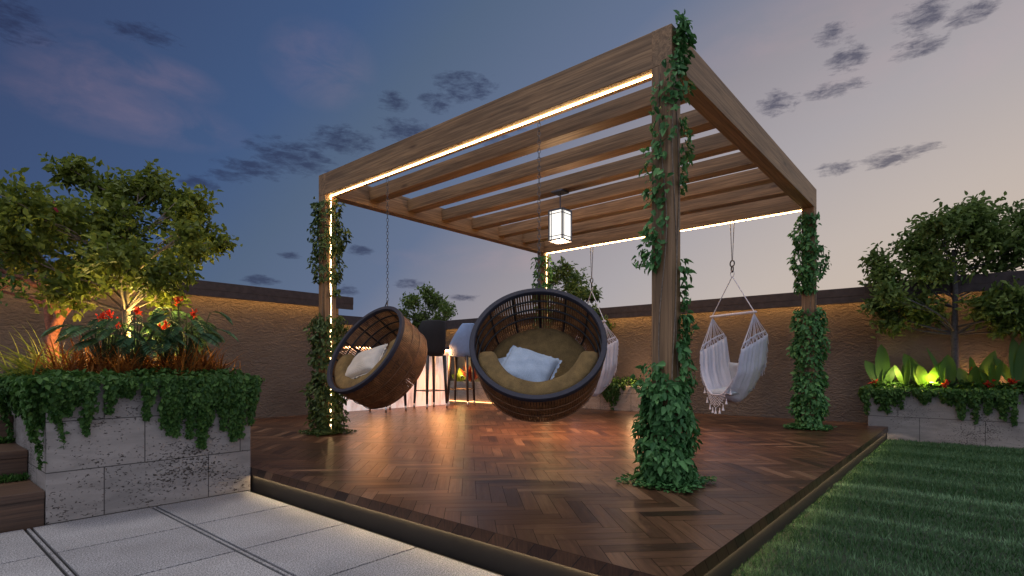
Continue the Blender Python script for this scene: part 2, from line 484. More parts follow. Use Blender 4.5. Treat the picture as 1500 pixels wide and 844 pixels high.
# ---- boundary walls
def wall(name, label, x0, y0, x1, y1, ztop, side, ends, cth=.21, over=.20, led=True):
    """side: which face looks into the terrace, '-y' or '-x'"""
    root = thing(name, label, 'wall', ((x0+x1)/2, (y0+y1)/2, PZ), 'stucco boundary walls')
    b = MB(); b.box(x0, y0, PZ-.3, x1, y1, ztop-cth+.093); part(b, 'wall_face', M['stucco'], root)
    c = MB()
    if side == '-y':
        c.box(x0-ends[0], y0-over, ztop-cth+.09, x1+ends[1], y1+.06, ztop, .006)
        c.box(x0-ends[0]+.003, y0-over+.003, ztop-cth, x1+ends[1]-.003, y0-over+.035, ztop-.02, .004)
        e = MB(); e.box(x0+.03, y0-.15, ztop-cth+.075, x1-.02, y0-.11, ztop-cth+.0885)
    else:
        c.box(x0-over, y0-ends[0], ztop-cth+.09, x1+.06, y1+ends[1], ztop, .006)
        c.box(x0-over+.003, y0-ends[0]+.003, ztop-cth, x0-over+.035, y1+ends[1]-.003, ztop-.02, .004)
        e = MB(); e.box(x0-.15, y0+.03, ztop-cth+.075, x0-.11, y1-.02, ztop-cth+.0885)
    part(c, 'coping', M['coping'], root)
    if led: part(e, 'led_strip', M['led_wall'], root)
    return root
wall('boundary_wall', 'long brown stucco wall with a dark coping behind the corner planter and its two trees', -7, 7.35, 3.2, 7.6, 1.95, '-y', (0, .16))
wall('boundary_wall', 'short brown stucco wall far behind the bar stools, mostly hidden by a hanging basket', 2.6, 10.3, 6.9, 10.55, 1.95, '-y', (0, 0))
wall('boundary_wall', 'brown stucco wall with warm coping light behind the two white hammock chairs', 7.02, .17, 7.27, 10.3, 1.865, '-x', (0, 0))
wall('boundary_wall', 'brown stucco wall section behind the round tree and the planter beside the lawn', 6.98, -7, 7.27, .165, 1.9, '-x', (0, .12), led=True)

# ---- stone planters
def planter(label, x0, y0, x1, y1, ztop, m, zb=PZ):
    root = thing('stone_planter', label, 'planter', ((x0+x1)/2, (y0+y1)/2, zb), 'stone planters')
    t = .07; b = MB()
    b.box(x0, y0, zb-.05, x1, y0+t, ztop, .005); b.box(x0, y1-t, zb-.05, x1, y1, ztop, .005)
    b.box(x0, y0+t-.004, zb-.05, x0+t, y1-t+.004, ztop-.002, .004); b.box(x1-t, y0+t-.004, zb-.05, x1, y1-t+.004, ztop-.002, .004)
    p = MB(); p.v = b.v; p.f = b.f; p.t = b.t
    part(p, 'stone_box', m, root)
    s = MB(); s.box(x0+t*.5, y0+t*.5, zb, x1-t*.5, y1-t*.5, ztop-.05); part(s, 'soil', M['soil'], root)
    return root
planter('tall grey travertine planter beside the steps, overflowing with ivy at the corner of the paving', -1.212, 3.41, -.005, 5.7, .66, M['stone'])
planter('grey travertine planter along the end of the lawn, lit from within', 6.60, -7, 6.975, .22, .46, M['stone'])
pl = planter('warm lit stone planter along the far wall behind the bar stools and hanging baskets', 6.64, 3.42, 7.01, 10.25, .44, M['stone_warm'], 0)
e = MB(); e.box(6.617, 6.9, .002, 6.637, 9.8, .008); part(e, 'led_strip', M['added_plinth_led'], pl)  # strip added to throw a warm glow on the planter foot and deck

# ---- timber steps left of the tall planter
st = thing('wooden_steps', 'wooden steps climbing past the tall planter at the corner of the paving', 'steps', (-2.2, 3.41, PZ))
for i, (ya, za) in enumerate(((3.41, .03), (3.97, .22), (4.57, .42), (5.17, .61))):
    b = MB(); b.box(-4, ya+.006, za-.05, -1.216, ya+.62, za, .004); part(b, 'tread', M['step_wood'], st)
    b = MB(); b.box(-4, ya+.02, PZ-.02, -1.218, ya+.1, za-.0515); part(b, 'riser', M['step_wood'], st)
ls = MB(); ls.box(-4.2, 6.0, PZ, -1.3, 6.25, .82, .01)
tag(ls.build('stone_wall', M['stone_warm'], loc=(-2.7, 6.1, PZ)), 'low pale stone wall at the top of the wooden steps', 'wall')
def tufts():
    ps = []
    for ya, za in ((3.90, .03), (4.50, .22), (5.1, .42)):
        n = 1500
        P = np.stack([-3.2+1.97*RNG.random(n), ya+.06*RNG.random(n), np.full(n, za)], 1)
        D = rnd(n, .5); D[:, 2] = 1; D[:, 1] -= .3
        ps.append(leaf_geo(P, D, rnd(n), .035+.03*RNG.random(n), .014+.008*RNG.random(n), RNG.random(n)))
    V, F, T = joinl(ps)
    tag(np_mesh('step_grass', V, F, M['ivy_leaf'], T), 'strips of low green grass growing on the wooden steps', 'grass', kind='stuff')
tufts()

# ------------------------------------------------------------------ pergola
PX0, PY0, PS, PH, PW, BH = 1.463, .661, 4.31, 3.0, .14, .245
px1, py1 = PX0+PS, PY0+PS
perg = thing('pergola', 'square oak pergola with slatted roof, strip lights and four vine-wrapped posts', 'pergola', (PX0+PS/2, PY0+PS/2, 0))
for (x, y) in ((PX0, PY0), (PX0, py1-PW), (px1-PW, PY0), (px1-PW, py1-PW)):
    b = MB(); b.box(x, y, 0, x+PW, y+PW, PH-BH-.001, .004); part(b, 'post', WZ, perg)
for (a, m) in (((PX0, PY0, px1, PY0+PW), WX), ((PX0, py1-PW, px1, py1), WX)):
    b = MB(); b.box(a[0], a[1], PH-BH, a[2], a[3], PH, .004); part(b, 'beam', m, perg)
for (x0, x1) in ((PX0, PX0+PW), (px1-PW, px1)):
    b = MB(); b.box(x0+.0015, PY0+PW-.004, PH-BH-.0015, x1-.0015, py1-PW+.004, PH-.0015, .004); part(b, 'beam', WY, perg)
for k in range(1, 7):
    x = PX0+.597*k
    b = MB(); b.box(x, PY0+PW-.003, 2.825, x+.15, py1-PW+.003, 2.975, .003); part(b, 'rafter', WY, perg)
zl = PH-BH-.0015
for x in (PX0+PW/2, px1-PW/2):
    b = MB(); b.box(x-.007, PY0+PW+.002, zl-.008, x+.007, py1-PW-.002, zl-.0005); part(b, 'led_strip', M['led'], perg)
    b = MB(); b.box(x-.006, py1-PW-.007, .02, x+.006, py1-PW-.0005, zl-.009); part(b, 'led_strip', M['led_post'], perg)

# ---- lantern
LX, LY = 3.30, 2.84
lan = thing('pendant_lantern', 'square glowing lantern with dark metal frame hanging from the pergola slats', 'lantern', (LX, LY, 2.23))
b = MB(); b.box(LX-.075, LY-.075, 2.801, LX+.075, LY+.075, 2.823, .004); part(b, 'ceiling_plate', M['lantern_metal'], lan)
b = MB(); b.tube([(LX, LY, 2.60), (LX, LY, 2.802)], .008, 8); part(b, 'hanging_rod', M['lantern_metal'], lan)
h = .10; z0, z1 = 2.235, 2.60
b = MB()
b.box(LX-h, LY-h, z0, LX+h, LY+h, z0+.018, .002); b.box(LX-h, LY-h, z1-.018, LX+h, LY+h, z1, .002)
for sx in (-1, 1):
    for sy in (-1, 1):
        b.box(LX+sx*h-(.014 if sx > 0 else 0), LY+sy*h-(.014 if sy > 0 else 0), z0+.0185, LX+sx*h+(0 if sx > 0 else .014), LY+sy*h+(0 if sy > 0 else .014), z1-.0185)
for s in (-1, 1):
    for q in (-.06, .06):
        b.box(LX+s*(h-.006)-.004, LY+q-.004, z0+.0186, LX+s*(h-.006)+.004, LY+q+.004, z1-.0186) if q > 0 else None
        b.box(LX-q-.004, LY+s*(h-.006)-.004, z0+.0186, LX-q+.004, LY+s*(h-.006)+.004, z1-.0186) if q > 0 else None
    for z in (z0+.05, z1-.055):
        b.box(LX+s*(h-.006)-.003, LY-h+.0142, z, LX+s*(h-.006)+.003, LY+h-.0142, z+.008)
        b.box(LX-h+.0142, LY+s*(h-.006)-.003, z, LX+h-.0142, LY+s*(h-.006)+.003, z+.008)
part(b, 'frame', M['lantern_metal'], lan)
for s in (-1, 1):
    b = MB(); b.box(LX+s*.083-.003, LY-.085, z0+.02, LX+s*.083+.003, LY+.085, z1-.02); part(b, 'glass_pane', M['lantern_glass'], lan)
    b = MB(); b.box(LX-.0785, LY+s*.083-.003, z0+.02, LX+.0785, LY+s*.083+.003, z1-.02); part(b, 'glass_pane', M['lantern_glass'], lan)

# ------------------------------------------------------------------ pillows
def pillow(name, label, cat, mat, loc, rot, w, h, t, group=None, flange=.0, square=False):
    """rot: 3x3 with columns = pillow width, height and face directions"""
    n = 22; vs = []; fs = []
    mb = MB()
    for side in (1, -1):
        o = len(mb.v); vv = []
        for i in range(n+1):
            for j in range(n+1):
                a = -1+2*i/n; c = -1+2*j/n
                pin = 1-.10*(1-abs(c)**2)*abs(a)**6; pin2 = 1-.10*(1-abs(a)**2)*abs(c)**6
                z = (max(0, 1-abs(a)**2.4)*max(0, 1-abs(c)**2.4))**.48*t/2
                z *= 1+.10*math.sin(a*5+c*3+side)+.05*math.sin(c*9-a*4)
                vv.append((a*w/2*pin, c*h/2*pin2, side*z))
        ff = []
        for i in range(n):
            for j in range(n):
                q = (i*(n+1)+j, (i+1)*(n+1)+j, (i+1)*(n+1)+j+1, i*(n+1)+j+1)
                ff.append(q if side > 0 else q[::-1])
        mb.add(vv, ff)
    if flange:
        m = 90; inner = []; outer = []
        for k in range(m):
            s = 4*k/m; e = int(s); f = s-e; q = -1+2*f
            a, c = ((q, -1), (1, q), (-q, 1), (-1, -q))[e]
            inner.append((a*w/2*.94, c*h/2*.94, 0))
            fl = flange*(1+.25*math.sin(k*1.9))
            outer.append((a*(w/2*.93+fl), c*(h/2*.93+fl), .006*math.sin(k*2.3)))
        mb.add(inner+outer, [(k, (k+1) % m, m+(k+1) % m, m+k) for k in range(m)])
    mb.xform(rot)
    o = mb.build(name, mat, smooth=True, loc=None); o.location = loc
    return tag(o, label, cat, group)

# ------------------------------------------------------------------ hanging baskets
def chain_geo(p0, p1, pitch=.034, r=.012, wire=.003):
    mb = MB(); p0, p1 = Vector(p0), Vector(p1); d = p1-p0; n = int(d.length/pitch); d.normalize()
    side = d.orthogonal().normalized(); other = d.cross(side)
    for i in range(n):
        c = p0+d*pitch*(i+.5); s = side if i % 2 else other
        mb.tube([c+d*math.cos(a)*(pitch*.62)+s*math.sin(a)*r for a in (k*2*PI/8 for k in range(8))], wire, 4, closed=True)
    return mb
def basket(label, top, nvec, disc, span):
    n = Vector(nvec).normalized(); R0 = .49
    zax = n                                          # opening direction
    yax = (Vector((0, 0, 1))-n*n.z).normalized()     # up inside the rim plane
    xax = yax.cross(zax)
    Mx = Matrix((xax, yax, zax)).transposed()
    ctr = Vector(top)-yax*(R0+.03)
    root = thing('hanging_basket_chair', label, 'hanging chair', ctr, 'round hanging basket chairs')
    D = .47
    prof = [(0, 1), (.09, 1), (.2, .985), (.32, .965), (.39, .945), (.43, .90), (.456, .82), (.468, .70), (.47, .5), (.47, .12)]
    # rods running from the rim to the middle of the base
    N = 146
    rods = MB()
    for i in range(N):
        a = 2*PI*i/N; pts = [Vector((math.cos(a)*R0*r, math.sin(a)*R0*r, -s)) for s, r in prof]
        rods.tube(pts, [.0112]*4+[.0108, .0103, .0095, .008, .0055, .0014], 4, flat=(.42, 1), up=(math.cos(a), math.sin(a), 0))
    rods.xform(Mx); rods.build('wicker_weave', M['wicker'], root)
    ribs = MB()
    for i in range(14):
        a = 2*PI*(i+.5)/14; pts = [Vector((math.cos(a)*(R0*r-.004), math.sin(a)*(R0*r-.004), -s)) for s, r in prof[:-1]]
        ribs.tube(pts, .012, 4, flat=(.5, 1), up=(math.cos(a), math.sin(a), 0))
    ribs.xform(Mx); ribs.build('upright_rib', M['black_ring'], root)
    rings = MB()
    for s, r in ((.11, .998), (.205, .984), (.30, .967)):
        rr = R0*r-.012
        rings.tube([(math.cos(a)*rr, math.sin(a)*rr, -s) for a in (k*2*PI/64 for k in range(64))], .0085, 6, closed=True)
    rings.xform(Mx); rings.build('hoop', M['black_ring'], root, smooth=True)
    oh = MB()
    for s, r in ((.16, .992), (.27, .974), (.385, .947)):
        oh.tube([(math.cos(a)*(R0*r+.009), math.sin(a)*(R0*r+.009), -s) for a in (k*2*PI/64 for k in range(64))], .004, 5, closed=True)
    oh.xform(Mx); oh.build('outer_hoop', M['wicker'], root, smooth=True)
    rim = MB()
    cs = 10
    K = 96
    vs = []; fs = []
    sec = [(-.022, -.022), (-.021, .008), (-.017, .014), (.015, .016), (.019, .009), (.020, -.022), (.0, -.026)]
    for k in range(K):
        a = 2*PI*k/K
        for dr, dz in sec: vs.append((math.cos(a)*(R0+dr), math.sin(a)*(R0+dr), dz))
    m = len(sec)
    for k in range(K):
        for j in range(m): fs.append((k*m+j, k*m+(j+1) % m, ((k+1) % K)*m+(j+1) % m, ((k+1) % K)*m+j))
    rim.add(vs, fs); rim.xform(Mx); rim.build('rim', M['navy_rim'], root)
    # base cushion: a round pad against the bottom of the basket
    cu = MB(); vs = []; fs = []; K = 48; prof2 = [(.45, .0), (.45, .33), (.43, .385), (.40, .41), (.365, .405), (.345, .36), (.335, .25), (.33, .12), (.328, 0.001)]
    for k in range(K):
        a = 2*PI*k/K
        for s, r in prof2:
            wob = 1+.012*math.sin(5*a+s*20)
            vs.append((math.cos(a)*r*wob, math.sin(a)*r*wob, -s+.008*math.sin(3*a+r*14)))
    m = len(prof2)
    for k in range(K):
        for j in range(m-1): fs.append((k*m+j, ((k+1) % K)*m+j, ((k+1) % K)*m+j+1, k*m+j+1))
    cu.add(vs, fs); cu.xform(Mx)
    if disc: cu.build('back_cushion', M['tan_cushion'], root, smooth=True)
    # crescent seat cushion round the lower half
    bo = MB(); vs = []; fs = []
    sec = [(.458, -.04), (.458, -.17), (.44, -.31), (.375, -.325), (.322, -.30), (.312, -.17), (.318, -.06), (.34, -.032), (.43, -.028)]
    K = 40; m = len(sec)
    for k in range(K+1):
        u = k/K; a = math.radians(span[0]+(span[1]-span[0])*u)
        e = min(1, min(u, 1-u)*14)**.5
        for r, z in sec:
            rc, zc = .385, -.17
            vs.append((math.cos(a)*(rc+(r-rc)*(.55+.45*e)), math.sin(a)*(rc+(r-rc)*(.55+.45*e)), zc+(z-zc)*(.55+.45*e)+.004*math.sin(a*9)))
    for k in range(K):
        for j in range(m): fs.append((k*m+j, k*m+(j+1) % m, (k+1)*m+(j+1) % m, (k+1)*m+j))
    fs.append(tuple(range(m))); fs.append(tuple(K*m+j for j in range(m-1, -1, -1)))
    bo.add(vs, fs); bo.xform(Mx); bo.build('seat_cushion', M['tan_cushion'], root, smooth=True)
    # chain with a small bracket at the rim
    ch = chain_geo(Vector(top)+Vector((0, 0, .05))-ctr, Vector((top[0], top[1], PH-BH-.012))-ctr)
    for s in (-1, 1):
        ch.tube([yax*(R0-.01)+xax*.03*s, Vector(top)-ctr+Vector((0, 0, .055))], .006, 6)
    ch.build('chain', M['steel'], root)
    return Mx, ctr, root
def in_basket(B, x, y, z): return B[1]+B[0]@Vector((x, y, z))
def prot(B, ang, lean=0):
    return B[0]@Matrix.Rotation(ang, 3, 'Z')@Matrix.Rotation(lean, 3, 'X')
bx = PX0+PW/2
BR = basket('dark rimmed round wicker basket chair turned to face the paving, below the lantern', (bx, 1.795, 1.40), (-.69, -.49, .56), True, (184, 356))
BL = basket('warm lit round wicker basket chair turned sideways, beside the vine post nearest the trees', (bx, 3.757, 1.40), (-.85, .012, .528), False, (180, 388))
pillow('pillow', 'plump pale blue pillow lying in front of another in the basket chair facing the paving', 'pillow', M['pillow'], in_basket(BR, -.075, -.14, -.17), prot(BR, math.radians(-20), math.radians(-8)), .40, .35, .17, 'pillows in the basket chairs', .02)
pillow('pillow', 'pale blue pillow half hidden behind another in the basket chair facing the paving', 'pillow', M['pillow'], in_basket(BR, -.17, -.11, -.25), prot(BR, math.radians(12), math.radians(-5)), .34, .32, .13, 'pillows in the basket chairs', .0)
pillow('pillow', 'cream pillow lying in front in the sideways basket chair beside the vine post', 'pillow', M['pillow_cream'], in_basket(BL, -.03, -.11, -.10), prot(BL, math.radians(18), math.radians(-8)), .47, .36, .14, 'pillows in the basket chairs', .02)
pillow('pillow', 'cream pillow tucked behind another in the sideways basket chair beside the vine post', 'pillow', M['pillow_cream'], in_basket(BL, .12, -.06, -.19), prot(BL, math.radians(-12), math.radians(0)), .36, .34, .12, 'pillows in the basket chairs', .0)

# ------------------------------------------------------------------ hammock chairs
def hammock(label, y0, lab_seat, lab_back):
    X0 = px1-PW/2; phi = math.radians(25)
    f = Vector((-math.cos(phi), math.sin(phi), 0)); q = Vector((-math.sin(phi), -math.cos(phi), 0))
    O = Vector((X0, y0, 0))
    def W(a, b, z): return O+q*a+f*b+Vector((0, 0, z))
    root = thing('hammock_chair', label, 'hammock chair', (X0, y0, .3), 'white hammock chairs')
    rp = MB()
    for a, b in ((-.035, 0), (.035, 0), (-.012, .02), (.012, -.02)): rp.tube([W(a, b, 2.752), W(a*.15, b*.15, 2.225)], .0045, 5)
    part(rp, 'hanging_rope', M['rope_grey'], root)
    rg = MB()
    for i, z in enumerate((2.185, 2.11)):
        ax = q if i % 2 == 0 else (q+f*.5).normalized()
        rg.tube([W(0, 0, z)+ax*math.cos(k*PI/10)*.036+Vector((0, 0, 1))*math.sin(k*PI/10)*.042 for k in range(20)], .009, 6, closed=True)
    part(rg, 'ring', M['steel'], root, smooth=True)
    b = MB()
    b.tube([W(0, 0, 2.045)+q*math.cos(k*PI/10)*.032+Vector((0, 0, 1))*math.sin(k*PI/10)*.042 for k in range(20)], .005, 5, closed=True)
    for s in (-1, 1): b.tube([W(0, 0, 2.01), W(.36*s, 0, 1.50)], .0065, 6)
    part(b, 'sling_rope', M['rope_white'], root)
    b = MB(); b.tube([W(-.40, 0, 1.49), W(-.38, 0, 1.49), W(.38, 0, 1.49), W(.40, 0, 1.49)], [.012, .017, .017, .012], 10); part(b, 'spreader_bar', M['rope_white'], root, smooth=True)
    # cloth sling: u across, w from the front edge to the back
    NU, NW = 56, 40
    def cloth(u, w):
        a = 2*u-1
        zt = .99+.22*w; zs = .40-.26*math.sin(min(1, w*1.35)*PI*.5)*.45+.34*max(0, w-.55)**1.3*1.6
        k = max(0, abs(a)-.12)**1.9/(.88**1.9)
        z = zs+(zt-zs)*k
        half = .255+.10*k
        x = math.copysign(min(1, abs(a)*1.35)**.85, a)*half
        b_ = .26-.56*w+.03*(1-abs(a))
        b_ *= (1-.12*k)
        rip = .011*math.sin(w*46+2*a)*k+.008*math.sin(w*21+4*a)*min(1, k*2)
        x += rip+.004*math.sin(u*60)*(1-k)
        return x, b_, z
    mb = MB()
    vs = [W(*cloth(i/NU, j/NW)) for i in range(NU+1) for j in range(NW+1)]
    fs = [(i*(NW+1)+j, (i+1)*(NW+1)+j, (i+1)*(NW+1)+j+1, i*(NW+1)+j+1) for i in range(NU) for j in range(NW)]
    mb.add(vs, fs)
    sl = part(mb, 'fabric_sling', M['cloth_white'], root, smooth=True)
    so = sl.modifiers.new('thick', 'SOLIDIFY'); so.thickness = .006
    # cords fanning from each end of the bar, knotted over a woven band
    for s, u in ((-1, 0.0), (1, 1.0)):
        cd = MB(); knots = []
        for k in range(13):
            w = k/12; e = W(*cloth(u, w)); top = W(.36*s, 0, 1.475)
            kn = e+(top-e)*(.16+.05*math.sin(w*PI))
            cd.tube([top, top+(kn-top)*.5+Vector((0, 0, -.012)), kn], .0042, 4)
            for dw in (-.042, .042):
                ee = W(*cloth(u, min(1, max(0, w+dw)))); cd.tube([kn, kn*.5+ee*.5+Vector((0, 0, -.006)), ee], .0042, 4)
            knots.append(kn)
        cd.tube(knots, .012, 6, flat=(1, .5))
        part(cd, 'cord', M['rope_white'], root)
    # fringe: net and tassels under the front edge, threads along the sides
    fr = MB()
    def drop(u, dz): x, b_, z = cloth(u, 0.0); return W(x, b_+.008, z-dz)
    us = [.22+.56*k/12 for k in range(13)]
    def dep(u): return .05+.13*math.sin(PI*(u-.2)/.6)**.8
    for k in range(12):
        for s in (1, -1):
            pts = []
            for j in range(6):
                ui = us[k]+s*j*(.56/12); 
                if ui < .2 or ui > .8: break
                d = dep(ui)*0+j*.036
                if d > dep(ui): break
                pts.append(drop(ui, d))
            if len(pts) > 1: fr.tube(pts, .0032, 4)
    for k in range(9):
        u = .22+.56*k/8; d = dep(u); p = drop(u, d)
        fr.tube([p, p-Vector((0, 0, .02)), p-Vector((0, 0, .028)), p-Vector((0, 0, .075))], [.005, .007, .006, .017], 8)
    fr.tube([drop(.18+.64*k/20, 0) for k in range(21)], .009, 6)
    part(fr, 'fringe', M['rope_white'], root)
    for s, uu in ((-1, .04), (1, .96)):
        fr = MB()
        for k in range(60):
            u = abs((0 if s < 0 else 1)-(.02+.2*k/60)); x, b_, z = cloth(u, 0); p = W(x, b_+.006, z)
            l_ = .035+.04*random.random(); fr.tube([p, p+Vector((random.uniform(-.01, .01), random.uniform(-.01, .01), -l_))]+[], .003, 3)
        part(fr, 'side_fringe', M['rope_white'], root); fr = MB()
        for k in range(46):
            u = abs((0 if s < 0 else 1)-(.0+.2*k/46)); x, b_, z = cloth(u, 1); p = W(x, b_-.006, z)
            l_ = .06+.06*random.random(); fr.tube([p, p+Vector((random.uniform(-.015, .015), random.uniform(-.015, .015), -l_))], .003, 3)
        part(fr, 'side_fringe', M['rope_white'], root)
    rot = Matrix((q, f, Vector((0, 0, 1)))).transposed()
    pillow('seat_cushion', lab_seat, 'cushion', M['cushion_grey'], W(-.01, .04, .44), rot@Matrix.Rotation(math.radians(-6), 3, 'X'), .42, .44, .12, 'cushions in the hammock chairs')
    rb = Matrix((q, Vector((0, 0, 1)), -f)).transposed()
    pillow('back_cushion', lab_back, 'cushion', M['cushion_grey'], W(0, -.17, .66), rb@Matrix.Rotation(math.radians(-14), 3, 'X'), .38, .38, .12, 'cushions in the hammock chairs')
hammock('white fringed hammock chair hanging clear beside the post at the lawn side', 1.67,
        'flat grey seat cushion in the clearly visible hammock chair', 'upright grey back cushion in the clearly visible hammock chair')
hammock('white fringed hammock chair half hidden behind the dark rimmed basket', 3.91,
        'flat grey seat cushion in the half hidden hammock chair', 'upright grey back cushion in the half hidden hammock chair')

# ------------------------------------------------------------------ bar and stools
bar = thing('bar_counter', 'bar with pale marble front glowing under a dark counter behind the stools', 'bar', (4.55, 7.6, 0))
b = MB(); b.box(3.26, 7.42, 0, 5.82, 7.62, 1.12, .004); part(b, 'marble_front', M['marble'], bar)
b = MB(); b.box(3.23, 7.14, 1.1215, 5.86, 7.85, 1.17, .006); part(b, 'countertop', M['counter'], bar)
b = MB(); b.box(3.3, 7.385, 1.105, 5.8, 7.41, 1.1205); part(b, 'led_strip', M['led_bar'], bar)
def stool(x, y, yaw, mat, label):
    root = thing('bar_stool', label, 'bar stool', (x, y, 0), 'bar stools at the marble bar')
    Rz = Matrix.Rotation(yaw, 3, 'Z'); off = Vector((0, 0, 0))
    # shell: wraps the back (towards -y before yaw) and lowers to the front
    mb = MB(); K = 44; vs = []; fs = []
    for k in range(K+1):
        t = -1+2*k/K; a = -PI/2+t*math.radians(128)
        hgt = .64*(1-.06*abs(t)) if abs(t) < .52 else .64*.97-(abs(t)-.52)/.48*.40
        sx, sy = .285, .26
        for (r, z) in ((.80, .985), (.93, 1.02), (1.0, 1.10), (1.03, 1.0+hgt*.6), (1.04, 1.0+hgt-.015), (1.0, 1.0+hgt), (.92, 1.0+hgt-.02), (.90, 1.0+hgt*.6), (.86, 1.09)):
            vs.append((math.cos(a)*sx*r, math.sin(a)*sy*r, z))
    m = 9
    for k in range(K):
        for j in range(m): fs.append((k*m+j, (k+1)*m+j, (k+1)*m+(j+1) % m, k*m+(j+1) % m))
    fs.append(tuple(range(m))); fs.append(tuple(K*m+j for j in range(m-1, -1, -1)))
    mb.add(vs, fs); mb.xform(Rz); mb.build('seat_shell', mat, root, smooth=True)
    mb = MB(); K = 36; vs = []; fs = []; pr = [(0.001, .975), (.23, .975), (.25, 1.0), (.255, 1.06), (.23, 1.10), (.12, 1.115), (.001, 1.118)]
    for k in range(K):
        a = 2*PI*k/K
        for r, z in pr: vs.append((math.cos(a)*r, math.sin(a)*r*.93+.01, z))
    for k in range(K):
        for j in range(6): fs.append((k*7+j, ((k+1) % K)*7+j, ((k+1) % K)*7+j+1, k*7+j+1))
    mb.add(vs, fs); mb.xform(Rz); mb.build('seat_pad', mat, root, smooth=True)
    for sx in (-1, 1):
        for sy in (-1, 1):
            mb = MB(); p0, p1, p2 = Vector((sx*.19, sy*.17, .99)), Vector((sx*.222, sy*.205, .09)), Vector((sx*.225, sy*.21, 0))
            mb.tube([p0, p1], [.036, .022], 10); mb.xform(Rz); lg = mb.build('leg', M['leg_dark'], root, smooth=True)
            mb = MB(); mb.tube([p1+Vector((0, 0, .0005)), p2], [.0225, .019], 10); mb.xform(Rz); mb.build('metal_tip', M['chrome'], lg, smooth=True)
    mb = MB(); c = [Vector((sx*.214, sy*.196, .33)) for sx, sy in ((-1, -1), (1, -1), (1, 1), (-1, 1))]
    for i in range(4): mb.tube([c[i], c[(i+1) % 4]], .009, 6)
    mb.xform(Rz); mb.build('foot_rest', M['leg_dark'], root)
stool(4.87, 6.92, math.radians(-6), M['black_fabric'], 'black bucket bar stool seen from behind between the two baskets')
stool(5.70, 6.95, math.radians(28), M['seat_blue'], 'pale blue grey bucket bar stool beside the black one')
stool(3.92, 6.95, math.radians(4), M['black_fabric'], 'dark bar stool with only its legs showing beneath the sideways basket')

# ------------------------------------------------------------------ vegetation
def branch(mb, p0, p1, r0, r1, sag=.06, n=6):
    p0, p1 = Vector(p0), Vector(p1); d = p1-p0; pts = []; rad = []
    s = Vector((random.gauss(0, 1), random.gauss(0, 1), random.gauss(0, .4)))*d.length*sag
    for i in range(n+1):
        t = i/n; pts.append(p0+d*t+s*math.sin(t*PI)+Vector((0, 0, -d.length*.08*t*(1-t)))); rad.append(r0+(r1-r0)*t)
    mb.tube(pts, rad, 7); return pts
def crown_leaves(lobes, per, size, wid, clampx=None, updir=.5):
    Ps, Ds, Ls, Ws, Ts = [], [], [], [], []
    for (c, r) in lobes:
        n = int(per*(r/.2)**2)
        # sprays: twigs within the lobe, leaves along each twig
        nt_ = max(6, n//8)
        d = norm(rnd(nt_)); rad = r*(.2+1.02*RNG.random(nt_)**.7)
        tips = np.array(c)+d*rad[:, None]*np.array([1, 1, .8])
        toward = norm(d*1.0+rnd(nt_, .45)+np.array([0, 0, .12]))
        sh = RNG.normal(.5, .17, nt_)
        for k in range(9):
            P = tips-toward*(k*size*.42)+rnd(nt_, size*.22)
            D = toward+rnd(nt_, .75)+np.array([0, 0, -.15])
            Ps.append(P); Ds.append(D); Ts.append(np.clip(sh+RNG.normal(0, .18, nt_), 0, 1))
            sc = .65+.6*RNG.random(nt_); Ls.append(size*sc); Ws.append(wid*sc)
    P = np.concatenate(Ps); D = np.concatenate(Ds); L = np.concatenate(Ls); W = np.concatenate(Ws); T = np.concatenate(Ts)
    if clampx is not None:
        k = ~((P[:, 0] > clampx-.03) & (P[:, 2] < 2.0)); P, D, L, W, T = P[k], D[k], L[k], W[k], T[k]
    N = rnd(len(P), .55); N[:, 2] += updir*1.6
    return leaf_geo(P, D, N, L, W, T)
def tree(name, label, base, trunk, lobes, per, size, wid, bark, leafm, group=None, r0=.03, clampx=None, cat='tree'):
    root = thing(name, label, cat, base, group)
    B = Vector(base); mb = MB()
    pts = [B+Vector(t[:3]) for t in trunk]
    mb.tube(pts, [t[3] for t in trunk], 10)
    L = [(tuple(B+Vector((x, y, 0))+Vector((0, 0, z-B.z))), r) for x, y, z, r in lobes]
    zs = [p.z for p in pts]
    for c, r in L:
        zz = c[2]-.28-.25*random.random()
        zz = min(max(zz, zs[0]+(zs[-1]-zs[0])*.42), zs[-1])
        j = max(i for i in range(len(pts)) if pts[i].z <= zz+1e-6); j2 = min(j+1, len(pts)-1)
        t = 0 if j2 == j else (zz-pts[j].z)/(pts[j2].z-pts[j].z)
        st_ = pts[j].lerp(pts[j2], t); rr = trunk[j][3]*(1-t)+trunk[j2][3]*t
        bp = branch(mb, st_, c, rr*.42, .003)
        for q in range(4):
            e = Vector(c)+Vector((random.uniform(-1, 1), random.uniform(-1, 1), random.uniform(-.7, .7)))*r*.6
            branch(mb, bp[3+q % 3], e, .0045, .0018, .1, 4)
    part(mb, 'trunk', bark, root, smooth=True)
    V, F, T = crown_leaves(L, per, size, wid, clampx)
    np_mesh('crown', V, F, leafm, T, root, base)
    return root
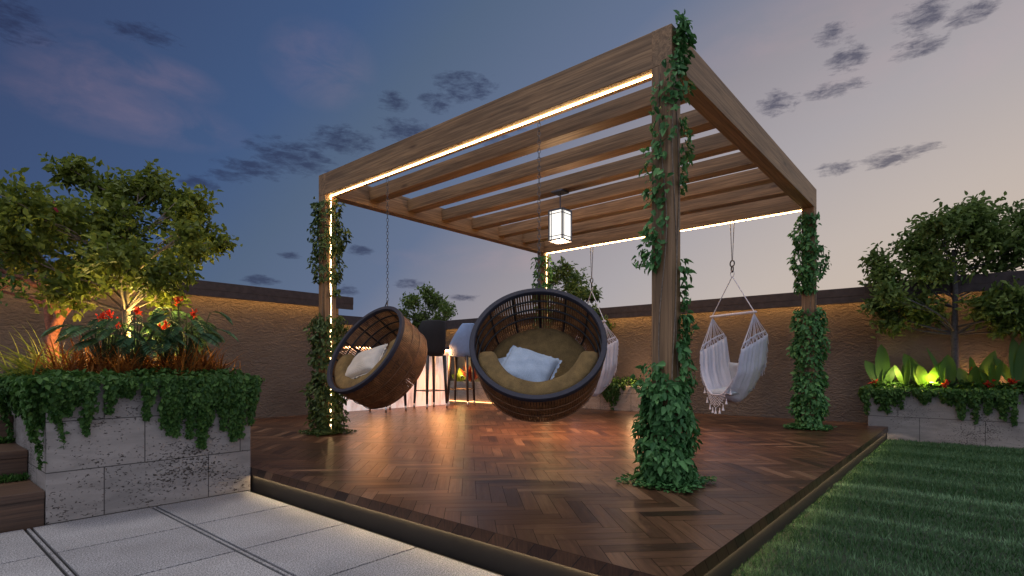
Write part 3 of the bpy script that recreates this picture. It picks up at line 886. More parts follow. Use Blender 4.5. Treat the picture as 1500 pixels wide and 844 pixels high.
LT = [(-0.22, 0.43, 2.33, 0.19), (0.02, 0.31, 2.19, 0.21), (0.23, 0.14, 2.27, 0.22), (0.47, 0.07, 2.17, 0.21), (-0.26, 0.64, 1.98, 0.21), (-0.24, 0.87, 1.93, 0.19), (-0.57, 0.02, 1.88, 0.27), (-0.07, 0.03, 1.88, 0.29), (0.47, 0.07, 1.88, 0.24), (0.35, -0.2, 2.04, 0.13), (0.6, -0.2, 1.82, 0.14), (0.2, -0.70, 1.74, 0.1), (0.31, -0.41, 1.66, 0.17), (-0.6, 0.35, 1.66, 0.24), (-0.19, 0.28, 1.56, 0.27), (0.04, 0.06, 1.58, 0.27), (-0.14, -0.51, 1.53, 0.24), (0.17, -0.6, 1.48, 0.13), (-0.33, 0.09, 1.34, 0.21), (0.34, 0.17, 1.4, 0.19), (-0.24, 0.65, 1.48, 0.16), (0.05, -0.53, 1.4, 0.13), (-0.39, 0.87, 1.8, 0.16)]
RT = [(-0.22, -0.13, 2.59, 0.23), (0.28, -0.2, 2.67, 0.28), (0.21, -0.65, 2.55, 0.21), (-0.59, 0.16, 2.46, 0.23), (0.04, 0.36, 2.34, 0.32), (-0.05, -0.26, 2.34, 0.35), (0.23, -0.57, 2.26, 0.29), (-0.23, 0.79, 2.15, 0.17), (-0.26, 0.71, 1.96, 0.21), (-0.38, 0.22, 1.96, 0.29), (0.25, 0.21, 1.96, 0.33), (0.29, -0.3, 1.92, 0.33), (0.58, -0.49, 1.92, 0.25), (-0.78, 0.6, 1.67, 0.18), (-0.25, 0.77, 1.59, 0.18), (-0.17, 0.4, 1.55, 0.25), (0.0, 0.28, 1.46, 0.21), (-0.17, 0.62, 1.34, 0.18), (-0.1, -0.35, 1.5, 0.29), (-0.1, -0.57, 1.5, 0.29), (-0.1, -0.47, 1.3, 0.21), (-0.1, -0.73, 1.25, 0.21), (-0.05, -1.1, 1.67, 0.33), (0.3, -1.0, 2.17, 0.29)]
BT1 = [(0.05, 0.1, 2.6, 0.23), (-0.5, 0.03, 2.32, 0.27), (0.2, -0.04, 2.4, 0.3), (0.12, -0.51, 2.15, 0.23), (-0.5, 0.42, 2.07, 0.2), (0.06, 0.31, 1.98, 0.37), (0.0, -0.36, 1.87, 0.27), (0.04, -0.68, 2.03, 0.13), (-0.1, -0.16, 1.57, 0.3), (-0.1, 0.42, 1.73, 0.25)]
BT2 = [(-0.41, -0.0, 2.61, 0.22), (0.2, 0.17, 2.52, 0.24), (-0.5, 0.16, 2.42, 0.2), (0.15, -0.14, 2.19, 0.16), (0.2, -0.3, 2.16, 0.2), (-0.3, -0.17, 2.19, 0.29), (-0.27, 0.63, 2.16, 0.16), (-.05, -0.42, 1.79, 0.21), (-.05, -0.06, 1.66, 0.24), (-.1, -0.7, 1.53, 0.18), (-0.35, -0.01, 1.92, 0.26), (-.1, -0.4, 1.33, 0.18)]
tree('broadleaf_tree', 'slender grey trunked tree with wide leafy crown lit from below in the tall planter', (-.62, 4.2, .62),
     [(0, 0, 0, .036), (.0, .0, .25, .031), (.01, -.01, .5, .028), (0, 0, .8, .024), (-.02, .02, 1.1, .018), (0, .03, 1.4, .008)],
     LT, 560, .052, .032, M['bark_grey'], M['tree_leaf'])
tree('broadleaf_tree', 'round crowned tree with a dark trunk in the planter at the end of the lawn', (6.78, -.67, .42),
     [(0, 0, 0, .048), (0, 0, .35, .042), (0, .01, .8, .036), (-.03, 0, 1.3, .028), (-.05, .02, 1.8, .016)],
     RT, 430, .074, .04, M['bark_dark'], M['bush_leaf'], clampx=6.98)
tree('leafy_shrub', 'bushy evergreen shrub behind the black bar stool, against the evening sky', (6.86, 9.28, .4),
     [(0, 0, 0, .03), (-.03, 0, .7, .024), (-.03, .03, 1.5, .014)], BT1, 260, .085, .04, M['bark_dark'], M['bush_leaf'], 'shrubs in the far planter', clampx=7.0, cat='shrub')
tree('leafy_shrub', 'bushy evergreen shrub behind the half hidden hammock chair and the far post', (6.84, 4.99, .4),
     [(0, 0, 0, .03), (-.03, 0, .6, .024), (-.05, 0, 1.5, .014)], BT2, 280, .075, .036, M['bark_dark'], M['bush_leaf'], 'shrubs in the far planter', clampx=7.0, cat='shrub')

# low forked tree with reddish bark, crown reaching out of the picture
def forked_tree():
    base = (-.93, 4.95, .62); B = Vector(base)
    root = thing('forked_tree', 'low forked tree with reddish bark behind the slender tree, few pink blossoms', 'tree', base)
    mb = MB()
    W = lambda a, d, z: B+Vector((.6475, -.762, 0))*a+Vector((.762, .6475, 0))*d+Vector((0, 0, z-.62))
    k = 4.5/791
    P = lambda u, v, d=0: W((u-85)*k, d, .774+(537.5-v)*k)
    mb.tube([W(0, 0, .62), P(84, 500), P(86, 485)], [.05, .046, .042], 9)
    br = []
    def t(pts, r): mb.tube(pts, r, 8)
    t([P(86, 487), P(93, 470), P(99, 462)], [.04, .036, .03]); t([P(99, 463), P(110, 446, .02), P(122, 430, .05)], [.028, .022, .014])
    t([P(97, 464), P(88, 446, -.03), P(80, 432, -.05)], [.026, .022, .015])
    t([P(84, 488), P(75, 470, .03), P(68, 445, .06), P(58, 415, .08), P(45, 395, .1)], [.036, .03, .028, .022, .013])
    t([P(67, 446, .06), P(40, 436, .08), P(5, 428, .1), P(-30, 420, .1)], [.022, .016, .012, .008])
    t([P(62, 425, .07), P(35, 408, .05), P(5, 400, .1), P(-30, 385, .1)], [.024, .022, .017, .01])
    t([P(33, 408, .05), P(15, 420, .02), P(2, 432, 0)], [.012, .008, .004])
    part(mb, 'trunk', M['bark_red'], root, smooth=True)
    L = []
    for u, v, r, d in ((10, 365, 24, .05), (-20, 370, 30, .1), (35, 385, 16, .15), (5, 345, 22, .1), (0, 410, 12, 0), (30, 412, 10, 0), (75, 405, 20, .25), (110, 412, 20, .25), (-30, 400, 30, .1)):
        L.append((tuple(P(u, v, d)), r*k))
    V, F, T = crown_leaves(L, 150, .075, .026)
    np_mesh('crown', V, F, M['ivy_leaf'], T, root, base)
    n = 60; cs = [P(10, 383, -.1), P(3, 386, -.1), P(140, 325, -.35), P(18, 378, -.1)]
    ct = np.array([cs[i % 4] for i in range(n)])+rnd(n, .014)
    V, F, T = leaf_geo(ct, rnd(n), rnd(n), np.full(n, .035), np.full(n, .024), RNG.random(n))
    np_mesh('blossom', V, F, M['pink_petal'], T, root, base)
forked_tree()

# ---- ivy mats over the planters
def ivy_mat(name, label, x0, y0, x1, y1, zt, front, drop, ntop, nfront, size, ends, seed, mound=.1, topmat='ivy_leaf'):
    r = np.random.default_rng(seed); ps = []
    # top
    X = x0-.04+(x1-x0+.08)*r.random(ntop); Y = y0-.04+(y1-y0+.08)*r.random(ntop)
    hgt = mound*(.35+.5*np.sin(X*7+Y*3)*np.sin(Y*5-X*2)*.6+.65*r.random(ntop))
    edge = np.minimum.reduce([X-x0+.05, x1-X+.05, Y-y0+.05, y1-Y+.05])
    hgt *= np.clip(edge/.12, .25, 1)
    P = np.stack([X, Y, zt+hgt], 1); D = r.normal(0, 1, (ntop, 3)); D[:, 2] *= .35
    N = r.normal(0, .5, (ntop, 3)); N[:, 2] += 1
    s = size*(.6+.7*r.random(ntop)); ps.append(leaf_geo(P, D, N, s, s*.8, np.clip(r.normal(.5, .24, ntop), 0, 1)))
    # trailing curtains: strands hanging from the rim
    def curtain(p0, p1, out, n):
        p0, p1, out = np.array(p0), np.array(p1), np.array(out); Ln = np.linalg.norm(p1-p0)
        ns = max(4, int(Ln*30)); a = r.random(ns)
        base = .45+.28*np.sin(a*Ln*5.1+seed)+.22*np.sin(a*Ln*11.3+2*seed)+.12*np.sin(a*Ln*23+1.3)
        ln = drop*np.clip(base*.8+.75*r.random(ns)**2.5, .28, 1.5)
        wt = ln/ln.sum(); k = r.choice(ns, n, p=wt)
        t = r.random(n)**1.15
        jit = (r.normal(0, .02, n))*(1-.55*t)
        pos = p0+(p1-p0)*(a[k]+jit/Ln)[:, None]
        pos = pos+out*(.012+.07*(1-t)*r.random(n)+.035*np.sin(PI*np.clip(t*1.4, 0, 1)))[:, None]
        pos[:, 2] += .05-ln[k]*t
        D = r.normal(0, .5, (n, 3)); D[:, 2] -= .9; D += out*.25
        N = out+r.normal(0, .4, (n, 3)); N[:, 2] += .45
        s = size*(.6+.7*r.random(n))*(1-.25*t)
        return leaf_geo(pos, D, N, s, s*.85, np.clip(r.normal(.48, .3, n), 0, 1))
    for (a, b_, o, n) in front: ps.append(curtain(a, b_, o, n))
    V, F, T = joinl(ps)
    return tag(np_mesh(name, V, F, M[topmat], T, base=((x0+x1)/2, (y0+y1)/2, zt)), label, 'ivy', kind='stuff')
ivy_mat('trailing_ivy', 'green ivy spilling over the rim of the tall planter by the paving', -1.212, 3.41, -.005, 5.7, .66,
        [((-1.23, 3.40, .66), (.03, 3.40, .66), (0, -1, 0), 11000), ((-1.222, 5.7, .66), (-1.222, 3.4, .66), (-1, 0, 0), 8000), ((.0, 3.4, .66), (.0, 5.0, .66), (1, 0, 0), 1500), ((-1.25, 3.55, .67), (-1.08, 3.385, .67), (-.7, -.7, 0), 1700)],
        .42, 11000, 0, .034, True, 3, .09)
ivy_mat('trailing_ivy', 'dark ivy spilling over the front of the planter at the end of the lawn', 6.60, -2.6, 6.975, .22, .46,
        [((6.59, .26, .46), (6.59, -2.4, .46), (-1, 0, 0), 6000), ((6.6, .225, .46), (6.97, .225, .46), (0, 1, 0), 700)],
        .32, 4500, 0, .044, True, 8, .12)
ivy_mat('trailing_ivy', 'ivy hanging over the far stone planter behind the half hidden hammock chair', 6.64, 3.6, 7.01, 6.2, .44,
        [((6.63, 3.75, .44), (6.63, 4.35, .44), (-1, 0, 0), 900), ((6.63, 4.9, .44), (6.63, 6.0, .44), (-1, 0, 0), 400)], .36, 1300, 0, .05, True, 5, .16)

# ---- blade clumps
def blades(P0, n, length, width, mat, parent, base, lean=.8, droop=.9, seg=5, name='foliage', spread=.05, tilt=(0, 0)):
    Vs, Fs, Ts = [], [], []; o = 0
    for i in range(n):
        a = random.random()*2*PI; L = length*random.uniform(.6, 1.15); ln = lean*random.uniform(.25, 1.2)
        d = Vector((math.cos(a)*ln+tilt[0], math.sin(a)*ln+tilt[1], 1)).normalized()
        p = Vector(P0)+Vector((random.gauss(0, spread), random.gauss(0, spread), 0)); side = Vector((-math.sin(a), math.cos(a), 0))
        t = random.random()
        for k in range(seg+1):
            s = k/seg; w = width*(1-s**1.8)*(.5+min(1, s*4)*.5)+.0006
            Vs += [p-side*w/2, p+side*w/2]
            if k < seg:
                Fs.append((o+2*k, o+2*k+1, o+2*k+3, o+2*k+2)); Ts.append(min(1, max(0, t+.2*s)))
            p = p+d*L/seg; d = (d+Vector((0, 0, -droop/seg*1.3))).normalized()
        o += 2*(seg+1)
    return np_mesh(name, np.array([v[:] for v in Vs]), np.array(Fs), mat, Ts, parent, base)
def broad(P, dirv, L, W, fold=.25, droop=.5, seg=8, tint=.5, face=None):
    """one broad leaf as vertices/faces; returns (V,F,T)"""
    V = []; F = []; d = Vector(dirv).normalized(); p = Vector(P)
    side = d.cross(Vector((0, 0, 1)))
    if side.length < .1: side = Vector((1, 0, 0))
    side.normalize()
    if face is not None:
        side = d.cross(Vector(face)).normalized()
    nrm = side.cross(d)
    for k in range(seg+1):
        s = k/seg; w = W*.5*(math.sin(PI*min(1, s*.92+.05))**.75)*(1 if s < 1 else .02)
        nrm = side.cross(d).normalized()
        V += [p-side*w+nrm*w*fold, p, p+side*w+nrm*w*fold]
        if k < seg:
            i = 3*k; F += [(i, i+1, i+4, i+3), (i+1, i+2, i+5, i+4)]
        p = p+d*L/seg; d = (d+Vector((0, 0, -droop/seg))).normalized()
    return np.array([v[:] for v in V]), np.array(F), np.full(len(F), tint)
def fern_plant(label, base, nst, H, flowers, group, mat='dark_frond', seed=0, sc=1.0):
    """upright stems, each with a feathered arching leaf; optional red flowers"""
    random.seed(seed)
    root = thing('tropical_plant', label, 'plant', base, group); B = Vector(base)
    stm = MB(); ps = []; fl = []
    for i in range(nst):
        a = random.random()*2*PI; ln = random.uniform(.1, .55); h = H*random.uniform(.6, 1.05)
        top = B+Vector((math.cos(a)*ln*h*.8, math.sin(a)*ln*h*.8, h))
        mid = B.lerp(top, .5)+Vector((0, 0, .04)); stm.tube([B+Vector((random.gauss(0, .02), random.gauss(0, .02), 0)), mid, top], [.008, .006, .004], 5)
        d = Vector((math.cos(a+random.gauss(0, .4)), math.sin(a+random.gauss(0, .4)), .25)); p = top.copy(); L = .19*sc*random.uniform(.8, 1.25)
        # rachis with leaflets
        K = 11; pts = [p]
        for k in range(K):
            p = p+d.normalized()*L/K; d = d+Vector((0, 0, -.16)); pts.append(p)
        stm.tube(pts, .003, 4)
        side = d.cross(Vector((0, 0, 1))).normalized()
        P = []; D = []; LL = []
        for k in range(1, K+1):
            tg = (pts[k]-pts[k-1]).normalized()
            for s in (-1, 1):
                P.append(pts[k][:]); D.append((side*s+tg*.7+Vector((0, 0, -.15)))[:]); LL.append(.07*sc*math.sin(PI*(k/K*.8+.15)))
        P = np.array(P); D = np.array(D); LL = np.array(LL); N = np.tile(np.array([[0, 0, 1.]]), (len(P), 1))+RNG.normal(0, .15, (len(P), 3))
        ps.append(leaf_geo(P, D, N, LL, LL*.46, np.clip(RNG.normal(.55, .25, len(P)), 0, 1), .1, .1))
    for (x, y, z) in flowers:
        c = B+Vector((x, y, z)); n = 26
        stm.tube([B+Vector((x*.3, y*.3, 0)), c], [.006, .004], 5)
        P = np.array(c)+rnd(n, .010)+np.array([0, 0, 1])*RNG.random((n, 1))*.05; D = rnd(n, .6)+np.array([0, 0, .9])
        fl.append(leaf_geo(P, D, rnd(n), np.full(n, .030), np.full(n, .014), RNG.random(n)))
    part(stm, 'stem', M['stem_green'], root)
    V, F, T = joinl(ps); np_mesh('foliage', V, F, M[mat], T, root, base)
    for q in fl: np_mesh('flower', *q[:2], M['red_petal'], q[2], root, base)
GP = 'plants in the tall corner planter'
fern_plant('feather leaved plant with three red flowers in front of the forked trunk', (-.80, 3.92, .66), 20, .44, [(-.03, 0, .43), (.02, .02, .45), (.06, -.01, .40)], GP, seed=2)
fern_plant('feather leaved plant with one red flower just before the slender tree trunk', (-.66, 3.80, .66), 18, .46, [(.02, .0, .47)], GP, seed=5)
fern_plant('low feather leaved plant with an orange flower against the slender trunk', (-.44, 3.84, .66), 18, .40, [(-.05, 0, .38), (.0, .02, .40)], GP, seed=9)
fern_plant('tallest feather leaved plant with a big red flower nearest the deck side', (-.30, 3.86, .66), 22, .54, [(-.06, 0, .60), (.06, .02, .50)], GP, seed=14, sc=1.15)
fern_plant('arching feather leaved plant leaning out over the wall side of the planter', (-.14, 4.15, .66), 14, .46, [], GP, seed=21, sc=1.1)
def clump(label, base, n, L, w, mat, lean=.9, droop=1.3, spread=.07, tilt=(0, 0)):
    root = thing('grass_clump', label, 'plant', base, GP)
    blades(base, n, L, w, M[mat], root, base, lean, droop, 6, 'foliage', spread, tilt)
clump('yellow green arching grass clump at the step side of the tall planter', (-1.05, 4.25, .66), 190, .42, .016, 'lime_blade', .9, 1.1, .09, (-.35, .2))
clump('orange bladed clump below the forked tree', (-.93, 3.95, .66), 230, .36, .014, 'orange_blade', .85, .95, .09)
clump('orange bladed clump left of the slender trunk', (-.76, 3.75, .66), 240, .30, .013, 'orange_blade', .85, .95, .07)
clump('orange bladed clump right at the foot of the slender trunk', (-.55, 3.95, .66), 240, .31, .013, 'orange_blade', .85, .95, .08)
clump('orange bladed clump between the slender trunk and the tallest feather plant', (-.40, 3.80, .66), 240, .31, .013, 'orange_blade', .85, .95, .07)
clump('reddish orange clump at the deck end of the tall planter', (-.20, 3.85, .66), 260, .34, .014, 'orange_blade', .85, .9, .08)

def canna(label, base, leaves, flower=None, group='broad leaved plants beside the lawn', mat='canna_leaf'):
    root = thing('canna_plant', label, 'plant', base, group); B = Vector(base); ps = []; stm = MB()
    for (az_, lean, L, W, z0) in leaves:
        d = Vector((math.cos(az_)*lean, math.sin(az_)*lean, 1)).normalized(); p = B+Vector((d.x*.05, d.y*.05, z0))
        stm.tube([B, p], [.010, .007], 6)
        ps.append(broad(p, d, L, W, .3, .25, 9, random.uniform(.2, .9), face=(-.85+random.uniform(-.4, .4), -.35+random.uniform(-.5, .5), .2)))
    V, F, T = joinl(ps); np_mesh('foliage', V, F, M[mat], T, root, base, smooth=True)
    if flower:
        n = 30; c = B+Vector(flower); stm.tube([B, c], [.008, .006], 6)
        P = np.array(c)+rnd(n, .016)+np.array([0, 0, 1])*RNG.random((n, 1))*.07; D = rnd(n, .6)+np.array([0, 0, .7])
        V, F, T = leaf_geo(P, D, rnd(n), np.full(n, .06), np.full(n, .028), RNG.random(n)); np_mesh('flower', V, F, M['red_petal'], T, root, base)
    part(stm, 'stem', M['stem_green'], root)
random.seed(31)
def lv(n, L, W, spread=.5): return [(random.uniform(0, 2*PI), random.uniform(.05, spread), L*random.uniform(.65, 1.1), W*random.uniform(.75, 1.15), random.uniform(.03, .12)) for _ in range(n)]
canna('tall broad leaved plant with a red flower at the deck end of the lawn planter', (6.76, .06, .45), [(1.2, .05, .58, .17, .05), (1.7, .45, .42, .15, .04), (4.6, .3, .3, .1, .05)]+lv(1, .35, .12), (-.05, .1, .06))
canna('narrow leaved green plant second from the deck end of the lawn planter', (6.76, -.16, .45), lv(6, .4, .08, .4))
canna('bright lit broad leaved plant beside the hidden spotlight in the lawn planter', (6.74, -.36, .45), [(1.5, .4, .46, .16, .08), (2.5, .35, .32, .15, .06), (4.6, .5, .38, .12, .08)]+lv(2, .35, .12))
canna('dark broad leaved plant with a red flower in front of the dark trunk', (6.72, -.60, .45), [(3.1, .05, .42, .17, .06), (1.8, .35, .55, .06, .06)]+lv(3, .36, .13), (-.06, .02, .05))
canna('plant with a raised red flower just past the dark trunk in the lawn planter', (6.75, -.84, .45), [(4.7, .35, .5, .14, .06), (1.6, .5, .3, .13, .06)]+lv(3, .34, .12), (-.02, .02, .2))
canna('arching striped leaved plant with a red flower in the lawn planter', (6.73, -1.02, .45), lv(7, .34, .08, .8), (-.04, .03, .08))
canna('tall pair of upright leaves with a red flower near the picture edge', (6.76, -1.24, .45), [(2, .08, .62, .15, .05), (5, .1, .66, .17, .05), (1.6, .45, .45, .12, .05)]+lv(2, .35, .1), (-.05, .06, .08))
canna('broad leaved plant furthest along the lawn planter', (6.76, -1.48, .45), [(2, .1, .5, .14, .05)]+lv(4, .45, .12))
canna('yellow green leafy plant lit in the far planter behind the bar stools', (6.83, 8.15, .4), lv(12, .26, .11, 1.0), None, 'plants in the far planter', 'lime_blade')
canna('red leaved plant lit in the far planter behind the blue grey stool', (6.80, 7.72, .4), lv(16, .36, .09, .9), None, 'plants in the far planter', 'red_leaf')
canna('green leafy plant in the far planter at the end of the bar', (6.83, 8.75, .4), lv(12, .32, .1, .9), None, 'plants in the far planter', 'bush_leaf')

# ---- vines climbing the pergola posts
def vine(label, cx, cy, clumps, size, mat, seed, patch=.25):
    """clumps: (z0, z1, leaves, spread, sides) with sides as outward directions in degrees and a half angle"""
    r = np.random.default_rng(seed); base = (cx, cy, 0); hw = PW/2
    root = thing('climbing_vine', label, 'vine', base, 'vines on the pergola posts')
    ps = []
    for (z0, z1, n, spread, ang, half) in clumps:
        a = np.radians(ang+half*(2*r.random(n)-1)); z = z0+(z1-z0)*r.random(n)
        dx, dy = np.cos(a), np.sin(a); k = hw/np.maximum(np.abs(dx), np.abs(dy))
        env = .55+.45*np.sin(PI*np.clip((z-z0)/(z1-z0), .05, .95))
        lump = .7+.3*np.sin(z*17+a*2+seed)
        out = .008+spread*env*lump*r.random(n)**.8
        P = np.stack([cx+dx*(k+out), cy+dy*(k+out), z], 1)
        D = np.stack([dx*.55, dy*.55, np.full(n, -.65)], 1)+r.normal(0, .45, (n, 3))
        N = np.stack([dx, dy, np.full(n, .55)], 1)+r.normal(0, .35, (n, 3))
        s = size*(.45+.8*r.random(n)); ps.append(leaf_geo(P, D, N, s, s*.62, np.clip(r.normal(.5, .28, n), 0, 1)))
    if patch:
        n = 750; P = np.stack([cx+patch*(2*r.random(n)-1), cy+patch*(2*r.random(n)-1), .004+.03*r.random(n)], 1)
        D = r.normal(0, 1, (n, 3)); D[:, 2] = .2; N = r.normal(0, .3, (n, 3)); N[:, 2] += 1
        s = .035*(.6+.6*r.random(n)); ps.append(leaf_geo(P, D, N, s, s*.75, np.clip(r.normal(.4, .2, n), 0, 1)))
    V, F, T = joinl(ps); np_mesh('foliage', V, F, M[mat], T, root, base)
    st_ = MB(); zt = min(2.7, max(c[1] for c in clumps))
    for j, ph in enumerate((4.85, 3.25, 4.3)):
        pts = []
        for i in range(40):
            z = zt*i/39; a = ph+.35*math.sin(z*4+j); k = hw/max(abs(math.cos(a)), abs(math.sin(a)))+.004
            pts.append((cx+math.cos(a)*k, cy+math.sin(a)*k, z))
        st_.tube(pts, .0045, 5)
    part(st_, 'stem', M['bark_grey'], root)
pcx, pcy = PX0+PW/2, PY0+PW/2
# outward directions: 180 = face towards the paving, 270 = face towards the lawn
vine('dark green vine on the foremost post, thick at its foot and thin to the top', pcx, pcy,
     [(.02, .68, 2400, .12, 225, 180), (.0, .3, 700, .17, 225, 180), (.55, .95, 240, .10, 300, 60), (.5, .80, 170, .12, 165, 40), (.9, 1.12, 100, .09, 300, 35), (1.1, 1.5, 95, .08, 310, 30),
      (1.42, 1.72, 120, .13, 150, 35), (1.62, 2.0, 30, .06, 175, 40), (1.85, 2.25, 90, .08, 165, 35), (1.95, 2.45, 110, .08, 305, 35), (2.25, 2.65, 60, .06, 190, 40), (2.5, 2.8, 90, .07, 255, 60), (2.72, 3.04, 170, .07, 275, 45), (2.95, 3.06, 60, .09, 300, 60)], .056, 'vine_leaf', 4)
vine('olive vine in three thick clumps on the lit post beside the sideways basket', pcx, py1-PW/2,
     [(.02, .72, 1800, .17, 225, 180), (.78, 1.36, 1250, .16, 225, 180), (1.76, 2.70, 1000, .13, 225, 180), (2.1, 2.4, 130, .2, 300, 40), (1.6, 1.9, 50, .05, 300, 40)], .062, 'vine_leaf_warm', 7)
vine('vine in three clumps on the post nearest the round tree', px1-PW/2, pcy,
     [(.02, .72, 1600, .14, 225, 180), (.76, 1.5, 1300, .15, 225, 180), (1.7, 2.68, 900, .14, 165, 65), (1.9, 2.3, 120, .17, 300, 40)], .064, 'vine_leaf', 12)
vine('thin vine on the far post behind the basket facing the paving', px1-PW/2, py1-PW/2,
     [(.02, .6, 500, .14, 225, 180), (1.2, 1.9, 250, .1, 225, 180), (1.95, 2.25, 200, .14, 200, 120), (2.3, 2.72, 160, .12, 225, 160)], .08, 'vine_leaf', 15)

# ---- small garden spotlights
def spotlight(label, loc):
    root = thing('garden_spotlight', label, 'spotlight', loc, 'garden spotlights')
    x, y, z = loc
    b = MB(); b.tube([(x, y, z-.12), (x, y, z)], .006, 6); part(b, 'spike', M['leg_dark'], root)
    b = MB(); b.tube([(x, y, z), (x, y, z+.015), (x, y, z+.05)], [.012, .024, .028], 12); part(b, 'lamp_head', M['leg_dark'], root, smooth=True)
    b = MB(); b.tube([(x, y, z+.0505), (x, y, z+.054)], [.024, .022], 12); part(b, 'lens', M['bulb'], root)
spotlight('small spotlight hidden among orange leaves at the foot of the slender trunk', (-.53, 4.10, .78))
spotlight('small spotlight hidden under the forked tree', (-.80, 4.50, .78))
spotlight('small spotlight glowing yellow behind a leaf in the lawn planter', (6.69, -.44, .53))
spotlight('small spotlight glowing among yellow green leaves behind the bar stools', (6.74, 8.0, .52))

# ------------------------------------------------------------------ light
def lamp(name, kind, loc, col, power, size=.05, rot=None, spot=None):
    d = bpy.data.lights.new(name, kind); d.energy = power; d.color = col
    if kind in ('POINT', 'SPOT'): d.shadow_soft_size = size
    if kind == 'SPOT': d.spot_size = spot; d.spot_blend = 1
    o = bpy.data.objects.new(name, d); COL.objects.link(o); o.location = loc
    if rot: o.rotation_euler = rot
    return o
lamp('uplight_lamp', 'POINT', (-.48, 4.16, 1.04), (1, .72, .22), 46, .1)
lamp('uplight_lamp', 'POINT', (-.80, 4.50, .92), (1, .5, .2), 15, .06)
lamp('uplight_lamp', 'POINT', (6.66, -.44, .62), (1, .9, .12), 5, .03)
lamp('uplight_lamp', 'POINT', (6.88, -.95, .60), (1, .5, .2), 9, .03)
lamp('uplight_lamp', 'POINT', (6.62, -.06, .66), (1, .85, .3), 3.5, .04)  # no fixture here, added to brighten the canna leaves
lamp('uplight_lamp', 'POINT', (6.74, 8.0, .66), (1, .75, .3), 8, .08)
lamp('uplight_lamp', 'POINT', (6.58, 3.62, .62), (1, .55, .25), 7, .03)
lamp('lantern_lamp', 'POINT', (LX, LY, 2.17), (1, .6, .3), 50, .08)
for bx_ in (3.9, 5.3): lamp('added_bar_spot', 'SPOT', (bx_, 7.12, 1.10), (1, .38, .11), 330, .22, (math.radians(-22), 0, 0), math.radians(150))  # unseen spots added to strengthen the orange glow on the deck
lamp('added_deck_spot', 'SPOT', (LX, LY, 2.22), (1, .48, .2), 850, .08, (0, 0, 0), math.radians(118))  # extra spot added below the lantern for the warm pool on the deck
sd = bpy.data.lights.new('sun', 'SUN'); sd.energy = .8; sd.angle = math.radians(16); sd.color = (1, .93, .86)
so = bpy.data.objects.new('sun', sd); COL.objects.link(so)
sdir = Vector((-.25, .22, 1)).normalized()
so.rotation_euler = sdir.to_track_quat('Z', 'Y').to_euler()

# ------------------------------------------------------------------ dusk sky
wd = bpy.data.worlds.new('World'); scene.world = wd; wd.use_nodes = True
n, l = wd.node_tree.nodes, wd.node_tree.links; n.clear()
out = n.new('ShaderNodeOutputWorld'); bg = n.new('ShaderNodeBackground'); l.new(bg.outputs[0], out.inputs[0])
geo = n.new('ShaderNodeNewGeometry')
vneg = n.new('ShaderNodeVectorMath'); vneg.operation = 'SCALE'; l.new(geo.outputs['Incoming'], vneg.inputs[0]); vneg.inputs['Scale'].default_value = -1
dv = vneg.outputs[0]
def dot(v):
    m = n.new('ShaderNodeVectorMath'); m.operation = 'DOT_PRODUCT'; l.new(dv, m.inputs[0]); m.inputs[1].default_value = v; return m.outputs['Value']
sx = n.new('ShaderNodeSeparateXYZ'); l.new(dv, sx.inputs[0]); zc = math_(n, l, 'MAXIMUM', sx.outputs[2], 0)
sunset = (.85*.6475+.526*.762, -.85*.762+.526*.6475, 0)
p = math_(n, l, 'SUBTRACT', dot(sunset), math_(n, l, 'MULTIPLY', zc, .8))
pf = math_(n, l, 'ADD', math_(n, l, 'MULTIPLY', p, .5), .5)          # -1..1 -> 0..1
stops = [(.0, lin(52, 64, 94)), (.25, lin(57, 74, 111)), (.4, lin(66, 89, 128)), (.475, lin(83, 101, 128)), (.59, lin(100, 114, 142)), (.69, lin(150, 145, 153)), (.775, lin(170, 164, 168)), (.86, lin(192, 180, 173)), (1, lin(212, 192, 170))]
base = ramp(n, l, pf, stops).outputs[0]
nz = noise(n, l, mapping(n, l, dv, (1, 1, 3.2)).outputs[0], 36, 7, .68, .25)
nz2 = noise(n, l, mapping(n, l, dv, (1, 1, 2.2)).outputs[0], 9, 5, .6, .4)
def lobe(c, w, h):
    c = Vector(c).normalized(); r = c.cross(Vector((0, 0, 1))).normalized(); u = r.cross(c)
    a = math_(n, l, 'MULTIPLY', dot(tuple(r)), 1/w)
    b_ = math_(n, l, 'MULTIPLY', math_(n, l, 'SUBTRACT', dot(tuple(u)), 0), 1/h)
    q = math_(n, l, 'ADD', math_(n, l, 'MULTIPLY', a, a), math_(n, l, 'MULTIPLY', b_, b_))
    back = math_(n, l, 'GREATER_THAN', dot(tuple(c)), .5)
    return math_(n, l, 'MULTIPLY', math_(n, l, 'SUBTRACT', 1, math_(n, l, 'MINIMUM', q, 1)), back)
def maxall(xs):
    r = xs[0]
    for x in xs[1:]: r = math_(n, l, 'MAXIMUM', r, x)
    return r
